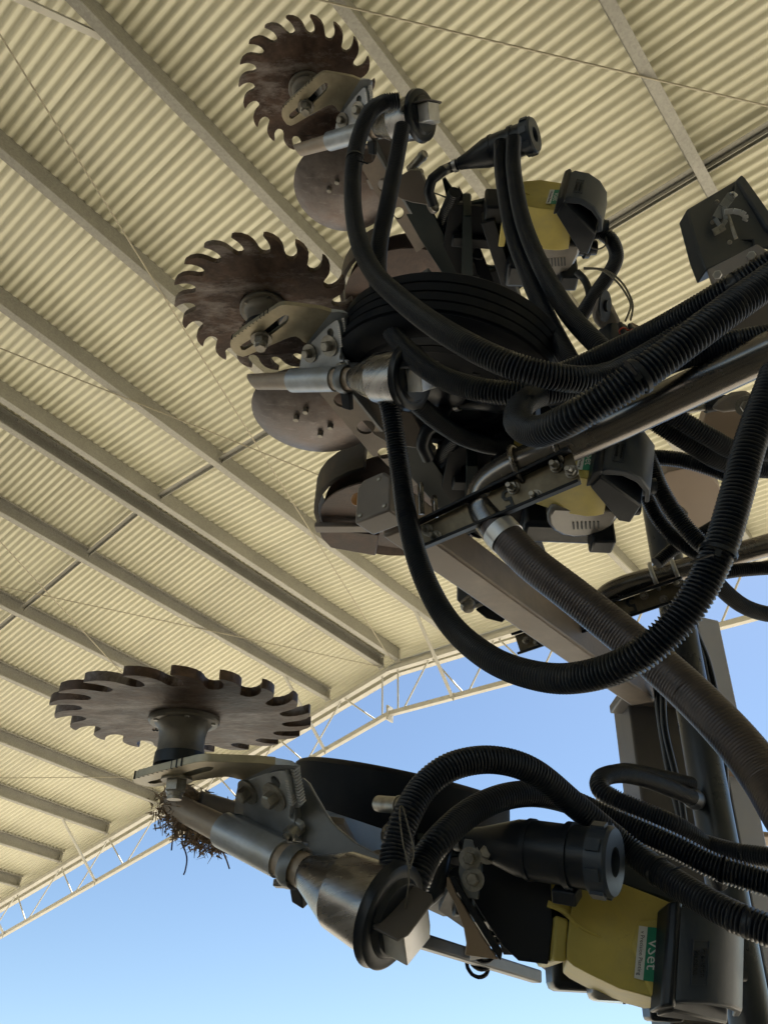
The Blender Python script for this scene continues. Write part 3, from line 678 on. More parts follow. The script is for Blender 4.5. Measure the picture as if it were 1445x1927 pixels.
# lean with the hopper face
Hx = V((.267, -.185, .946)).normalized(); ltop = Hx * .064; lbot = -Hx * .038
m = MB(); m.prism([q + lbot for q in lidp], ltop - lbot); lid = m.build('hood_lid', M['lid'], unit, bevel=.0025, sharp=45)
m = MB(); m.prism([q + lbot * 1.12 for q in [V((.323, 1.056, .235)), V((.328, 1.020, .235)), V((.338, 1.014, .235)), V((.345, 1.020, .235)), V((.338, 1.052, .235))]], (ltop - lbot) * 1.1); m.build('hinge_strip', M['black'], lid, bevel=.003)
m = MB(); m.prism([q + ltop * .85 for q in [V((.335, 1.05, .235)), V((.36, 1.03, .235)), V((.41, 1.052, .235)), V((.43, 1.075, .235)), V((.43, 1.11, .235)), V((.36, 1.13, .235))]], -Hx * .012); m.build('lid_floor', M['black'], lid)
lg = V((.369, 1.0195, .238)); lgn = (V((.385, 1.022, .2)) - V((.352, 1.016, .2))).normalized(); lup = Hx
lo_ = lgn.cross(lup)
for i, s_ in enumerate(('Precision', 'Planting')):
    text_mesh(s_, .0085, lg + lgn * (.004 - .009 * i) + lo_ * .0035, -lup, lgn, .0008, M['black'], 'raised_lettering', lid)
m = MB(); 
fr = [lg + lgn * a + lup * b_ + lo_ * .0028 for a, b_ in ((-.0105, -.024), (.0105, -.024), (.0105, .024), (-.0105, .024))]
fri = [lg + lgn * a + lup * b_ + lo_ * .0028 for a, b_ in ((-.0092, -.0228), (.0092, -.0228), (.0092, .0228), (-.0092, .0228))]
m.plate([fr, fri], lo_ * .0022); m.build('raised_frame', M['lid'], lid)
m = MB(); m.prism([V(q) for q in ((.318, 1.060, .192), (.330, 1.034, .192), (.418, 1.108, .192), (.414, 1.165, .205), (.392, 1.160, .205))], Hx * .085); m.build('lid_side', M['black'], lid, bevel=.003)
# smoky clear housing with vents under the hopper
vc = V((.335, 1.165, .268))
m = MB(); pts = []
for z_ in (-.042, .04):
    for k in range(11):
        a = math.radians(-20 + k * 22); pts.append(vc + Fx * math.cos(a) * .066 + Dx * math.sin(a) * .075 + Lx * z_)
m.hull(pts); cl = m.build('clear_housing', M['clear'], unit, bevel=.008)
vs_ = on(750 + 850 / 2.89, 180 + 905 / 2.89, vc - Lx * .042, Lx, 2)
for i in range(7):
    mm = MB(); q = vs_ + Fx * (i - 3) * .0075 - Dx * (i - 3) * .001; mm.box(q, Fx * .0018, Dx * .012 + Fx * .003, Lx * .0012); mm.build('vent_slot', M['ink_and_shade'], cl)
m = MB(); m.lathe(vc + Fx * .06 + Dx * .01 - Lx * .01, Fx + Lx * .1, [(0, .019), (.02, .019), (.02, .025), (.032, .025), (.032, .018), (.05, .018)], 20); m.build('outlet', M['black'], unit)
m = MB(); m.hull([vc + Fx * a + Dx * b_ + Lx * c_ for a in (.03, .075) for b_ in (.055, .10) for c_ in (-.06, .03)]); m.build('motor', M['black'], unit, bevel=.005)
m = MB(); m.hull([vc + Fx * a + Dx * b_ + Lx * c_ for a in (-.10, .05) for b_ in (.05, .12) for c_ in (-.03, .06)]); m.build('meter_body', M['black'], unit, bevel=.01)
m = MB(); m.lathe(vc + V((-.02, .03, .045)), Lx, [(0, .09), (.012, .095), (.02, .09), (.022, .05)], 40); m.build('meter_disc', M['black'], unit)
m = MB(); m.lathe(V((.43, 1.12, .255)), Fx + Lx * .05, [(-.02, .016), (.0, .018), (.02, .018), (.02, .015), (.03, .015)], 20); m.build('hose_elbow', M['lid'], unit)
# dark frame behind the hopper: shank plates, spring, pivots
m = MB(); m.plate([[V(q) for q in ((.09, 1.11, .352), (.20, 1.12, .352), (.29, 1.15, .352), (.33, 1.30, .352), (.24, 1.40, .352), (.15, 1.36, .352), (.08, 1.22, .352))], circ((.20, 1.25, .352), Z, .045, 20), circ((.27, 1.20, .352), Z, .018, 14), circ((.13, 1.17, .352), Z, .016, 14)], Lx * .010); m.build('frame_plate', M['blackpaint'], unit, bevel=.002)
m = MB(); m.plate([[V(q) for q in ((.07, 1.15, .40), (.20, 1.12, .405), (.30, 1.16, .41), (.36, 1.30, .41), (.26, 1.42, .405), (.10, 1.33, .40))], circ((.22, 1.27, .405), Z, .04, 20), circ((.30, 1.26, .41), Z, .02, 14)], Lx * .012); m.build('frame_plate', M['paint'], unit, bevel=.002)
m = MB(); m.prism([V((.12, 1.12, .31)), V((.14, 1.12, .31)), V((.16, 1.30, .31)), V((.13, 1.32, .31))], Lx * .09); m.build('frame_web', M['paint'], unit, bevel=.002)
m = MB(); m.bar(V((.18, 1.12, .31)), V((.30, 1.42, .33)), .035, .05, Lx); m.bar(V((.10, 1.2, .36)), V((.30, 1.22, .37)), .03, .04, Lx); m.build('cross_brace', M['blackpaint'], unit, bevel=.003)
m = MB()
P = [V((.16 + .02 * math.cos(t), 1.20 + t * .008, .345 + .02 * math.sin(t))) for t in [k * .5 for k in range(0, 76)]]
m.tube(P, .0035, 6, step=.006); m.build('down_spring', M['blackpaint'], unit)
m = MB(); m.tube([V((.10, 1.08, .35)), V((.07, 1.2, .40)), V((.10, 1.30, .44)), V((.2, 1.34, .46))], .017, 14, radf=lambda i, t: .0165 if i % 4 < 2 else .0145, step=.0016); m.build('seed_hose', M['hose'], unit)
for i in range(5):
    q = [V((.20, 1.09, .33)), V((.235, 1.10, .345)), V((.265, 1.11, .33)), V((.20, 1.105, .30)), V((.24, 1.11, .30))][i]
    m = MB(); m.bolt(q, -Dx - Lx * .3, .007, .007); m.build('frame_bolt', M['bolt'], unit, sharp=25)
m = MB(); m.hull([V((.17, 1.085, .285)) + Fx * a + Dx * b_ + Lx * c_ for a in (0, .10) for b_ in (0, .05) for c_ in (0, .075)]); m.build('mount_block', M['blackpaint'], unit, bevel=.006)
# vacuum manifold
y0, y1 = V((.098, 1.031, .385)), V((.269, .936, .323)); yd = (y1 - y0).normalized(); yl = (y1 - y0).length
m = MB(); m.lathe(y0, yd, [(-.012, .0125), (.012, .0125), (.014, .0145), (.035, .019), (.085, .0335), (.10, .0345), (.10, .0365), (.106, .0365), (.106, .035), (.15, .035), (.15, .0385), (.158, .0385), (.158, .0355), (yl - .012, .0355)], 40)
man = m.build('air_manifold', M['black'], unit, sharp=30)
m = MB(); m.lathe(y1 - yd * .024, yd, [(0, .036), (.0, .0395), (.022, .0395), (.026, .037), (.026, .0165), (.006, .0150)], 40)
cap = m.build('manifold_cap', M['lid'], man, sharp=30)
for i in range(8):
    a = i * math.pi / 4; x = yd.orthogonal().normalized(); yv = yd.cross(x); d = x * math.cos(a) + yv * math.sin(a)
    mm = MB(); mm.box(y1 - yd * .013 + d * .040, yd * .008, d * .003, d.cross(yd) * .007); mm.build('grip_lug', M['lid'], cap)
m = MB(); m.lathe(y1 - yd * .0235, yd, [(0, .0150), (.002, .0150)], 20); m.build('cap_bore', M['ink_and_shade'], cap)
m = MB(); m.lathe(y0 - yd * .002, yd, [(0, .0135), (0, .0155), (.009, .0155), (.009, .0135)], 24, closed=True); m.build('hose_clip', M['galvbox'], man)
m = MB(); m.tube([y0 + yd * .004, y0 - yd * .02, U(2, 832, 322, 1.80), U(2, 812, 338, 1.80), U(2, 806, 360, 1.81), U(2, 815, 385, 1.83)], .0125, 14); m.build('air_tube', M['black'], unit)
m = MB(); q = y0 + yd * .155 - pn * -.0
m.hull([y0 + yd * t + pn * a + e2 * b_ for t in (.14, .17) for a in (.01, .03) for b_ in (-.05, -.03)]); m.build('manifold_ear', M['black'], man, bevel=.002)

def copy_tree(o, parent=None):
    c = o.copy(); COL.objects.link(c)
    if parent is not None: c.parent = parent
    for ch in list(o.children): copy_tree(ch, c)
    return c
unit_b = copy_tree(unit); unit_b.location = E0 + T
unit_b['label'] = 'middle row unit of the three, its spiked wheel tilted above a domed disc'
unit_c = copy_tree(unit); unit_c.location = E0 + T * 2
unit_c['label'] = 'highest row unit, smallest spiked wheel against the roof, yellow hopper fully in view'
# gauge wheel tyres hang on pivoting arms: each at its own angle
def gauge_wheel(par, tc, TN, TR, seed):
    TN = TN.normalized(); tx = (V((1, 0, 0)) - TN * TN.x).normalized(); ty_ = TN.cross(tx)
    prof = [(0, TR - .016), (-.004, TR - .006), (-.010, TR)]
    if seed == 1: prof += [(-.03, TR + .003), (-.05, TR + .004), (-.07, TR + .003)]   # grooves left out: shade that hides them built into the shape
    else:
        for k in range(4):
            b0 = -.012 - k * .019; prof += [(b0, TR), (b0 - .0145, TR - .001), (b0 - .0155, TR - .006), (b0 - .0185, TR - .006)]
    prof += [(-.091, TR - .002), (-.098, TR - .008), (-.104, TR - .02), (-.106, TR - .045), (-.1, TR - .06), (-.098, TR - .075)]
    m = MB(); m.lathe(tc, TN, [(-.004, TR - .07)] + prof, 80, closed=True); ty = m.build('tyre', M['rubber'], par, sharp=25)
    m = MB(); m.lathe(tc, TN, [(-.090, TR - .074), (-.099, TR - .076), (-.101, TR - .09), (-.094, TR - .10), (-.094, .03), (-.07, .03), (-.05, .03), (-.05, TR - .08)], 56, closed=True)
    m.build('rim', M['rubber'], ty, sharp=35)
    m = MB(); m.lathe(tc, TN, [(-.095, .045), (-.108, .042), (-.112, .03), (-.113, .001), (-.08, .001), (-.08, .045)], 40, closed=True); m.build('wheel_cap', M['black'], ty, sharp=35)
    text_mesh('NT I - T', .024, tc - TN * .0945 - ty_ * .055 + tx * .02, tx, -ty_, .0014, M['blackpaint'], 'moulded_lettering', ty)
    m = MB(); m.bar(tc - TN * .06, tc - TN * .06 + Dx * .16 + Fx * .08, .03, .02, TN); m.build('wheel_arm', M['blackpaint'], ty, bevel=.003)
TNN = V((.20, -.33, .92))
gauge_wheel(unit, at(757, 1468, 1.40), TNN, .196, 1)
gauge_wheel(unit_b, at(850, 652, 1.43), TNN, .207, 2)
# domed closing disc on the two upper units
dc, dn = V((-.178, 1.128, .452)), V((.06, -.17, .98)).normalized()
for k, un_ in ((1, unit_b), (2, unit_c)):
    o_ = T * k; m = MB()
    m.lathe(dc + o_, dn, [(.020, .128), (.023, .128), (.012, .105), (.004, .07), (.0, .0005), (-.004, .0005), (.0, .07), (.008, .105)], 64, closed=True)
    d = m.build('domed_disc', M['disc'], un_, sharp=40)
    for a, b_ in ((-.033, -.012), (-.012, -.036), (.034, .010), (.012, .036)):
        mm = MB(); mm.bolt(dc + o_ + (Fx * a + Dx * b_) - dn * .002, -dn, .0065, .009, False); mm.build('disc_bolt', M['bolt'], d, sharp=25)
    m = MB(); m.lathe(dc + o_ + dn * .004, dn, [(0, .03), (.03, .028), (.04, .02)], 24); m.build('disc_hub', M['opener'], d)
    m = MB(); m.bar(dc + o_ + dn * .045, V((-.04, 1.08, .40)) + o_, .03, .012, Lx); m.build('disc_arm', M['grey'], un_, bevel=.002)
# tie wire and cream strut on the lowest unit only
m = MB(); m.tube(catmull([bx_(.012, h2 + .003, 0), at(769, 1640, .775), at(757, 1580, .80), at(752, 1530, .83), at(756, 1516, .85), at(764, 1540, .82), at(778, 1600, .80), at(771, 1636, .777)]), .0009, 6, step=.005); m.build('tie_wire', M['darkline'], bxo)
arm('strut', [(829, 1652), (845, 1650), (858, 1680), (885, 1725), (915, 1772), (938, 1806), (874, 1797), (877, 1775), (872, 1745), (855, 1700)], sp, sn, .006, M['tanpanel'], 0)
arm('strut_flange', [(845, 1650), (856, 1648), (880, 1690), (945, 1790), (942, 1808), (936, 1802), (885, 1720)], sp + sn * .004, sn, .03, M['blackpaint'], 0)
bpl = V((.125, 1.02, .30)); bpn = V((-.25, -.93, -.27)).normalized()
arm('shank_plate', [(873, 1578), (905, 1582), (906, 1640), (898, 1692), (872, 1690), (862, 1640)], bpl, bpn, .010, M['blueplate'], 0)
arm('shank_panel', [(858, 1590), (960, 1600), (1035, 1655), (1040, 1745), (1030, 1815), (975, 1808), (945, 1780), (905, 1720), (870, 1660)], bpl + V((.01, .07, .0)), bpn, .012, M['blackpaint'], 0)
for x, y in ((884, 1616), (916, 1604), (890, 1655)):
    m = MB(); m.bolt(on(x, y, bpl, bpn, 0), bpn, .008, .008); m.build('frame_bolt', M['bolt'], unit, sharp=25)
# dark tube behind the tan one on the lowest unit, with crop residue stuck on it
m = MB(); m.tube([U(0, 372, 1512, 1.02), U(0, 440, 1532, 1.04), U(0, 520, 1560, 1.06)], .0165, 18); m.build('dark_tube', M['grey'], unit)

# ------------------------------------------------------------------ hoses
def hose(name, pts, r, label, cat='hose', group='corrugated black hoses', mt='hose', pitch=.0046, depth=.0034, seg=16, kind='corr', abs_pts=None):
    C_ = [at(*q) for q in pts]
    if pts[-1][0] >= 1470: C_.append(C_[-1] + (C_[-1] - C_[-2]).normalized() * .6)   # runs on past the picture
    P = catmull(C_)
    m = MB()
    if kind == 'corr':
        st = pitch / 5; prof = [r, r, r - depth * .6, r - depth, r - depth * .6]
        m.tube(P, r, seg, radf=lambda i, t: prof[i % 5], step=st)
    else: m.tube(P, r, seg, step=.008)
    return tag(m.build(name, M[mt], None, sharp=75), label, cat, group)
HG = 'corrugated black hoses looping between the row units'
HR = .0168
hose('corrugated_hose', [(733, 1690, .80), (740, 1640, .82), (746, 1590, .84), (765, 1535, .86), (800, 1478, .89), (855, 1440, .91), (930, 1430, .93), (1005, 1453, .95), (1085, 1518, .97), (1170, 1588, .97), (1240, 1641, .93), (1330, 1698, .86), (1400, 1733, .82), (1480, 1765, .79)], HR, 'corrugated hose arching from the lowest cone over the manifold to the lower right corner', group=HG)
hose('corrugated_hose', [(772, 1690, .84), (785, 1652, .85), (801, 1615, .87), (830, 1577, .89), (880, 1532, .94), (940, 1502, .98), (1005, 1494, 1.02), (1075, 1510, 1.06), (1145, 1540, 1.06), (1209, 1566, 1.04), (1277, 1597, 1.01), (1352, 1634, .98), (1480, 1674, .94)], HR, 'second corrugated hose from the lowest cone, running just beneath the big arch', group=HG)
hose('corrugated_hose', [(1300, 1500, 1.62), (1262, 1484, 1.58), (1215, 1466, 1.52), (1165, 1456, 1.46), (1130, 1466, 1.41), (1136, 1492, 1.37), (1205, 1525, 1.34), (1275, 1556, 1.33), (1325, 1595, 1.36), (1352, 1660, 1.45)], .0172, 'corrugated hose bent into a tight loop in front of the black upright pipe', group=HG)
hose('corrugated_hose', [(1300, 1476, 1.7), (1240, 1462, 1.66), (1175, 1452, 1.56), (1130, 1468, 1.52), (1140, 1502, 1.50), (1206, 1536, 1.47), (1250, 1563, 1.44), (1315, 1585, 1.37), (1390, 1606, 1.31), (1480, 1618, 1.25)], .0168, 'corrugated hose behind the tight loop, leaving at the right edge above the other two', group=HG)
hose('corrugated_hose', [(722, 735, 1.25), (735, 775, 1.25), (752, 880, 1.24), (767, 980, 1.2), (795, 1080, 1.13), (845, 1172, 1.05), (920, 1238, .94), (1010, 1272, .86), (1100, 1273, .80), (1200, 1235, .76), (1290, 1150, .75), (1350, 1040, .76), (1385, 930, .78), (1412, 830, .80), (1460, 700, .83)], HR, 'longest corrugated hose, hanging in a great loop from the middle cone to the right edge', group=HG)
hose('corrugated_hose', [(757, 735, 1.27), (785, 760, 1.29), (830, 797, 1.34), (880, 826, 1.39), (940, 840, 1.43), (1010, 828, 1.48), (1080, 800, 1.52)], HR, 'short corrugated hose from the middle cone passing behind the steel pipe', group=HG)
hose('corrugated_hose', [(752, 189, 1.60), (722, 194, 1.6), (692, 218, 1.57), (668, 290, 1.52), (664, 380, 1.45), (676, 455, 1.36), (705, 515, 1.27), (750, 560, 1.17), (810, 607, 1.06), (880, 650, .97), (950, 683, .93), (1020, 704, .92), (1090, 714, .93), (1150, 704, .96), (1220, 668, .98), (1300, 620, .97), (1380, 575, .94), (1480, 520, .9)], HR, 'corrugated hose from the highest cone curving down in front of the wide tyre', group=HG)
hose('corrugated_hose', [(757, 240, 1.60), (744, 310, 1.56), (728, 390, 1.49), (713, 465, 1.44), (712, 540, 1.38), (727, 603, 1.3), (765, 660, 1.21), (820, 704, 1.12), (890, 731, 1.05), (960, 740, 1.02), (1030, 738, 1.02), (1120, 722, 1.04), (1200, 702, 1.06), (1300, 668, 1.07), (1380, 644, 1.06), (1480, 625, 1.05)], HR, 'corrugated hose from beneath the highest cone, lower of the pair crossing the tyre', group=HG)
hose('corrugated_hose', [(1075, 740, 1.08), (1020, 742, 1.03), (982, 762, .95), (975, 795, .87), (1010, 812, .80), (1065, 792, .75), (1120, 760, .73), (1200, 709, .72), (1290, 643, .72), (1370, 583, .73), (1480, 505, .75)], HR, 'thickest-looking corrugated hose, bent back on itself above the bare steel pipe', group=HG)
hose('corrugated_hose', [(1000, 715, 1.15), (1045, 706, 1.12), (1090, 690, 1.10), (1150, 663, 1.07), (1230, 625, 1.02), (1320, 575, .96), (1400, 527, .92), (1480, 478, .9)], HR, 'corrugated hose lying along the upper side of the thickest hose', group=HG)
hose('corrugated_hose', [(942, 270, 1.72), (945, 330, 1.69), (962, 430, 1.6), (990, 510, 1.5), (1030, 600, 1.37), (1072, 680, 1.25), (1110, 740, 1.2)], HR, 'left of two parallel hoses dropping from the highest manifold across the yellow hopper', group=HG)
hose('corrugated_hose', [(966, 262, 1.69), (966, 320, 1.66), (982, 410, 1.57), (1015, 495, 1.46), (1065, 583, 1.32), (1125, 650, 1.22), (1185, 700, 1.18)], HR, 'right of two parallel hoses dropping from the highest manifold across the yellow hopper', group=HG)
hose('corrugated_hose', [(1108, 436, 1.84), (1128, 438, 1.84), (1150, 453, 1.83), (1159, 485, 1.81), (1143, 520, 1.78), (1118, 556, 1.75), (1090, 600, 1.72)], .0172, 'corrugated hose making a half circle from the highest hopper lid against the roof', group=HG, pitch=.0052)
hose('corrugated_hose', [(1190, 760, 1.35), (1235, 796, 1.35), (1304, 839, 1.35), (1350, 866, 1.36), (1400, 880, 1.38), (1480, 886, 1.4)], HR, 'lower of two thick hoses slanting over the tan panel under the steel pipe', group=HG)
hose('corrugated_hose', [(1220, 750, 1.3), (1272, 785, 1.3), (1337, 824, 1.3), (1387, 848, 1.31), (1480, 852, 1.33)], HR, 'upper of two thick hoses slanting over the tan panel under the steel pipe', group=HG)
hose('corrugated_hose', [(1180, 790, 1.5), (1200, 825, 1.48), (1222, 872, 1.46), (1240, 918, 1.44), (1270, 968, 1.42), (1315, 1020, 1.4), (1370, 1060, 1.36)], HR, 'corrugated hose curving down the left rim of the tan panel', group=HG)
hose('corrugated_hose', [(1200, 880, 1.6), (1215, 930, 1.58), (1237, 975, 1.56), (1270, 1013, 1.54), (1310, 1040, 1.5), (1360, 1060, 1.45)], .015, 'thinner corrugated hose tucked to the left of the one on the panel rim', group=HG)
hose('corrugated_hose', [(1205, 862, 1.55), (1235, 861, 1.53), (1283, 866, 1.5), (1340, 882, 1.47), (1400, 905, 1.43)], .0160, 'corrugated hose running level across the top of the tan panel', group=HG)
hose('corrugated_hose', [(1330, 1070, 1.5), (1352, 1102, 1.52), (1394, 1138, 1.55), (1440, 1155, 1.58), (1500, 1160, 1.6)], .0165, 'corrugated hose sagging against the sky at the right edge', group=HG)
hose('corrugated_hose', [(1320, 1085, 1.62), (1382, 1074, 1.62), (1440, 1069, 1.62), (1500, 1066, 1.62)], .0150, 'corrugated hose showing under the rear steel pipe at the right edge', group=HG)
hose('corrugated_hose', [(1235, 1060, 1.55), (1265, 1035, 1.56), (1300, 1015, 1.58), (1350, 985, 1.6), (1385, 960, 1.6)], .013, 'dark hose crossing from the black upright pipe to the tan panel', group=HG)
# small smooth tubes and wires
def wire(name, pts, r, label, cat, mt='black', group=None):
    m = MB(); m.tube(catmull([at(*q) for q in pts]), r, 10, step=.006); return tag(m.build(name, M[mt]), label, cat, group)
wire('rubber_tube', [(1085, 512, 1.8), (1100, 528, 1.79), (1108, 552, 1.77), (1105, 580, 1.75), (1090, 610, 1.72)], .0085, 'smooth black tube bending down inside the half-circle hose', 'tube')
WG = 'thin wires rising to the sensor plugs'
wire('sensor_wire', [(1098, 506, 1.75), (1130, 508, 1.72), (1160, 530, 1.68), (1180, 558, 1.64), (1186, 575, 1.62), (1182, 590, 1.6), (1176, 604, 1.58)], .0022, 'thin wire arcing against the roof, inner of two above the plugs', 'wire', 'darkline', WG)
wire('sensor_wire', [(1098, 504, 1.76), (1138, 508, 1.73), (1168, 530, 1.69), (1186, 560, 1.65), (1190, 580, 1.62), (1186, 602, 1.58)], .0022, 'thin wire arcing against the roof, outer of two above the plugs', 'wire', 'darkline', WG)
wire('sensor_wire', [(1098, 446, 1.82), (1106, 462, 1.82), (1124, 469, 1.82), (1138, 462, 1.82), (1141, 450, 1.82), (1132, 440, 1.83), (1110, 438, 1.84)], .0018, 'thin wire loop hanging below the hood lid of the highest unit', 'wire', 'darkline')

# ------------------------------------------------------------------ steel pipes, their clamp channels and the brown flexible duct
PG = 'bare steel pipes clamped to channels'
m = MB(); P = catmull([at(1500, 637, 1.02) * 2 - at(1200, 778, 1.12)] + [at(*q) for q in ((1500, 637, 1.02), (1390, 688, 1.06), (1200, 778, 1.12), (1080, 832, 1.155), (1010, 862, 1.175), (955, 887, 1.195), (918, 915, 1.21), (908, 948, 1.21), (925, 982, 1.19), (948, 1008, 1.17))])
m.tube(P, .0275, 28, step=.010); tag(m.build('steel_pipe', M['pipe']), 'long bare steel pipe from the right edge, its elbow behind the nearer channel', 'pipe', PG)
m = MB(); P = catmull([at(1500, 1010, 1.70) * 2 - at(1302, 1066, 1.75)] + [at(*q) for q in ((1500, 1010, 1.70), (1400, 1038, 1.72), (1302, 1066, 1.75), (1221, 1089, 1.77), (1172, 1104, 1.78), (1138, 1124, 1.79), (1122, 1158, 1.8))])
m.tube(P, .0250, 28, step=.010); tag(m.build('steel_pipe', M['pipe']), 'shorter steel pipe behind the hanging hose loop, under two bright U-bolts', 'pipe', PG)
P = catmull([at(*q) for q in ((932, 988, 1.18), (952, 1012, 1.16), (1000, 1060, 1.13), (1080, 1122, 1.09), (1180, 1202, 1.04), (1280, 1288, .98), (1370, 1378, .91), (1440, 1465, .85), (1500, 1560, .78))] + [at(1500, 1560, .78) * 2 - at(1370, 1378, .91)])
m = MB(); m.tube(P, .0265, 28, radf=lambda i, t: .0267 if i % 3 < 2 else .0258, step=.0015); duct = tag(m.build('flexible_duct', M['flex'], sharp=75), 'brown ribbed flexible duct running from the steel pipe elbow down to the right edge', 'duct')
m = MB(); d = (P[14] - P[8]).normalized(); m.lathe(P[10] - d * .012, d, [(0, .0268), (0, .0285), (.022, .0285), (.022, .0268)], 32, closed=True); m.build('band_clamp', M['galvbox'], duct)

# beam carrying both channels
bs, be = at(722, 948, 1.33), at(1195, 1292, 2.03)
bdir = (be - bs).normalized(); bx2 = Lx.cross(bdir).normalized(); bz2 = bdir.cross(bx2) * -1
if bz2.z < 0: bz2 = -bz2
arm_ = thing('support_arm', be, 'grey-brown box beam with a chamfered end block under both pipe channels', 'beam')
m = MB(); ln_ = (be - bs).length
m.box((bs + be) / 2 + bdir * .04, bdir * (ln_ / 2 - .0), bx2 * .034, bz2 * .036); m.build('box_beam', M['beam'], arm_, bevel=.006)
m = MB(); c_ = bs + bdir * .02
prf = [(-.037, -.042), (-.037, .026), (-.022, .042), (.024, .042), (.038, .03), (.038, -.042)]
m.prism([c_ + bx2 * a + bz2 * b_ for a, b_ in prf], bdir * -.05); eb = m.build('end_block', M['grey'], arm_, bevel=.004)
for a, b_ in ((-.026, -.03), (.026, -.03), (-.012, .03)):
    m = MB(); m.lathe(c_ - bdir * .05 + bx2 * a + bz2 * b_, -bdir, [(0, .0045), (.002, .004), (.003, .002)], 12); m.build('rivet', M['bolt'], eb)
def ubolt(c, axis, up, r, h, par, mt=M['pipe'], wr=.0045):
    axis = V(axis).normalized(); up = V(up).normalized(); sd_ = axis.cross(up)
    P = [c + sd_ * r - up * h, c + sd_ * r] + [c + sd_ * r * math.cos(t) + up * r * math.sin(t) for t in [math.pi * k / 10 for k in range(1, 10)]] + [c - sd_ * r, c - sd_ * r - up * h]
    m = MB(); m.tube(P, wr, 10, step=.004); o_ = m.build('u_bolt', mt, par)
    for s_ in (1, -1):
        mm = MB(); q = c + sd_ * r * s_ - up * (h - .012); mm.lathe(q, -up, [(0, .0115), (.002, .0115)], 14); mm.lathe(q - up * .002, -up, [(0, .0085), (.0085, .0085)], 6); mm.build('nut', M['bolt'], o_, sharp=25)
    return o_
def channel(corners, thick, fh, label, pipe_pts, name='pipe_channel', mt='channel', sym=None):
    # corners: four image points with depth of the web (near-left, far-right ... ) ordered round the web
    c = [at(*q) for q in corners]; n = (c[1] - c[0]).cross(c[3] - c[0]).normalized()
    if n.dot(-sum(c, V((0, 0, 0)))) < 0: n = -n                       # towards the camera
    root = thing(name, sum(c, V((0, 0, 0))) / 4, label, 'bracket', 'steel channels clamping the pipes')
    m = MB(); m.prism(c, -n * thick); m.build('web', M[mt], root, bevel=.001)
    for i, j, s_ in ((0, 1, 1), (3, 2, -1)):
        out = ((c[0] + c[1]) / 2 - (c[3] + c[2]) / 2).normalized() * s_
        m = MB(); a, b_ = c[i] + out * .0005, c[j] + out * .0005
        m.prism([a + n * .0, b_ + n * .0, b_ + n * fh, a + n * fh], out * thick); m.build('flange', M['blackpaint'], root, bevel=.001)  # flanges coloured black: their shade is put into the colour, web stays lighter
    return root, c, n
ch, c, n = channel([(779, 995, 1.24), (1076, 852, 1.13), (1092, 905, 1.115), (790, 1032, 1.228)], .005, .018, 'nearer clamp channel with a cut figure, gripping the long pipe elbow', None)
exx = (c[1] - c[0]).normalized(); eyy = (c[0] - c[3]).normalized()
text_mesh('5', .042, c[0].lerp(c[1], .59).lerp(c[3].lerp(c[2], .59), .5) + n * .0012, -exx, -eyy, .0008, M['ink_and_shade'], 'cutout_shade', ch, bold=True)  # raised dark figure paints the shade of a cut-out
for t, s_ in ((.08, .35), (.12, .8), (.64, .25), (.75, .9), (.90, .2), (.97, .6)):
    q = c[0].lerp(c[1], t).lerp(c[3].lerp(c[2], t), s_) + n * .0005; m = MB(); m.lathe(q, n, [(0, .010), (.002, .010)], 14); m.lathe(q + n * .002, n, [(0, .0078), (.008, .0078)], 6); m.lathe(q + n * .01, n, [(0, .0045), (.014, .0045), (.015, .0035)], 10); m.build('stud_nut', M['bolt'], ch, sharp=25)
pd = (at(1080, 832, 1.155) - at(955, 887, 1.195)).normalized()
for x, y in ((972, 868), (1050, 838)):
    pc_ = at(x + 4, y + 8, 1.18 if x < 1000 else 1.16); m = MB(); sdv = pd.cross(n).normalized()
    P = [pc_ + sdv * .0315 * math.cos(t) + n * .0315 * math.sin(t) for t in [math.pi * k / 12 for k in range(13)]]
    P = [P[0] - n * .035] + P + [P[-1] - n * .035]; m.tube(P, .0042, 10, step=.004); m.build('u_bolt', M['pipe'], ch)
for x, y in ((797, 972), (823, 978)):
    m = MB(); q0 = at(x - 6, 912 + (x - 797) * .9, 1.255); q1 = at(x - 4, 968 + (x - 797) * .2, 1.245); m.tube([q0 + Lx * .012 + Dx * .03, q0, q1], .005, 10); m.build('u_bolt', M['pipe'], ch)
ch2, c, n = channel([(968, 1196, 1.86), (1284, 1090, 1.72), (1290, 1121, 1.71), (978, 1226, 1.85)], .006, .030, 'farther clamp channel half hidden by duct and hose, under the shorter pipe', None)
exx = (c[1] - c[0]).normalized(); eyy = (c[0] - c[3]).normalized()
text_mesh('5', .052, c[0].lerp(c[1], .70).lerp(c[3].lerp(c[2], .70), .45) + n * .0012, -exx, -eyy, .0008, M['ink_and_shade'], 'cutout_shade', ch2, bold=True)  # again a raised figure, coloured as the shade in a cut-out
for t, s_ in ((.06, .5), (.12, .8), (.3, .6), (.38, .7), (.78, .2), (.88, .8), (.97, .1)):
    q = c[0].lerp(c[1], t).lerp(c[3].lerp(c[2], t), s_) + n * .0005; m = MB(); m.lathe(q, n, [(0, .010), (.002, .010)], 14); m.lathe(q + n * .002, n, [(0, .0078), (.008, .0078)], 6); m.lathe(q + n * .01, n, [(0, .0045), (.014, .0045), (.015, .0035)], 10); m.build('stud_nut', M['bolt'], ch2, sharp=25)
pd = (at(1290, 1083, 1.76) - at(1200, 1102, 1.78)).normalized()
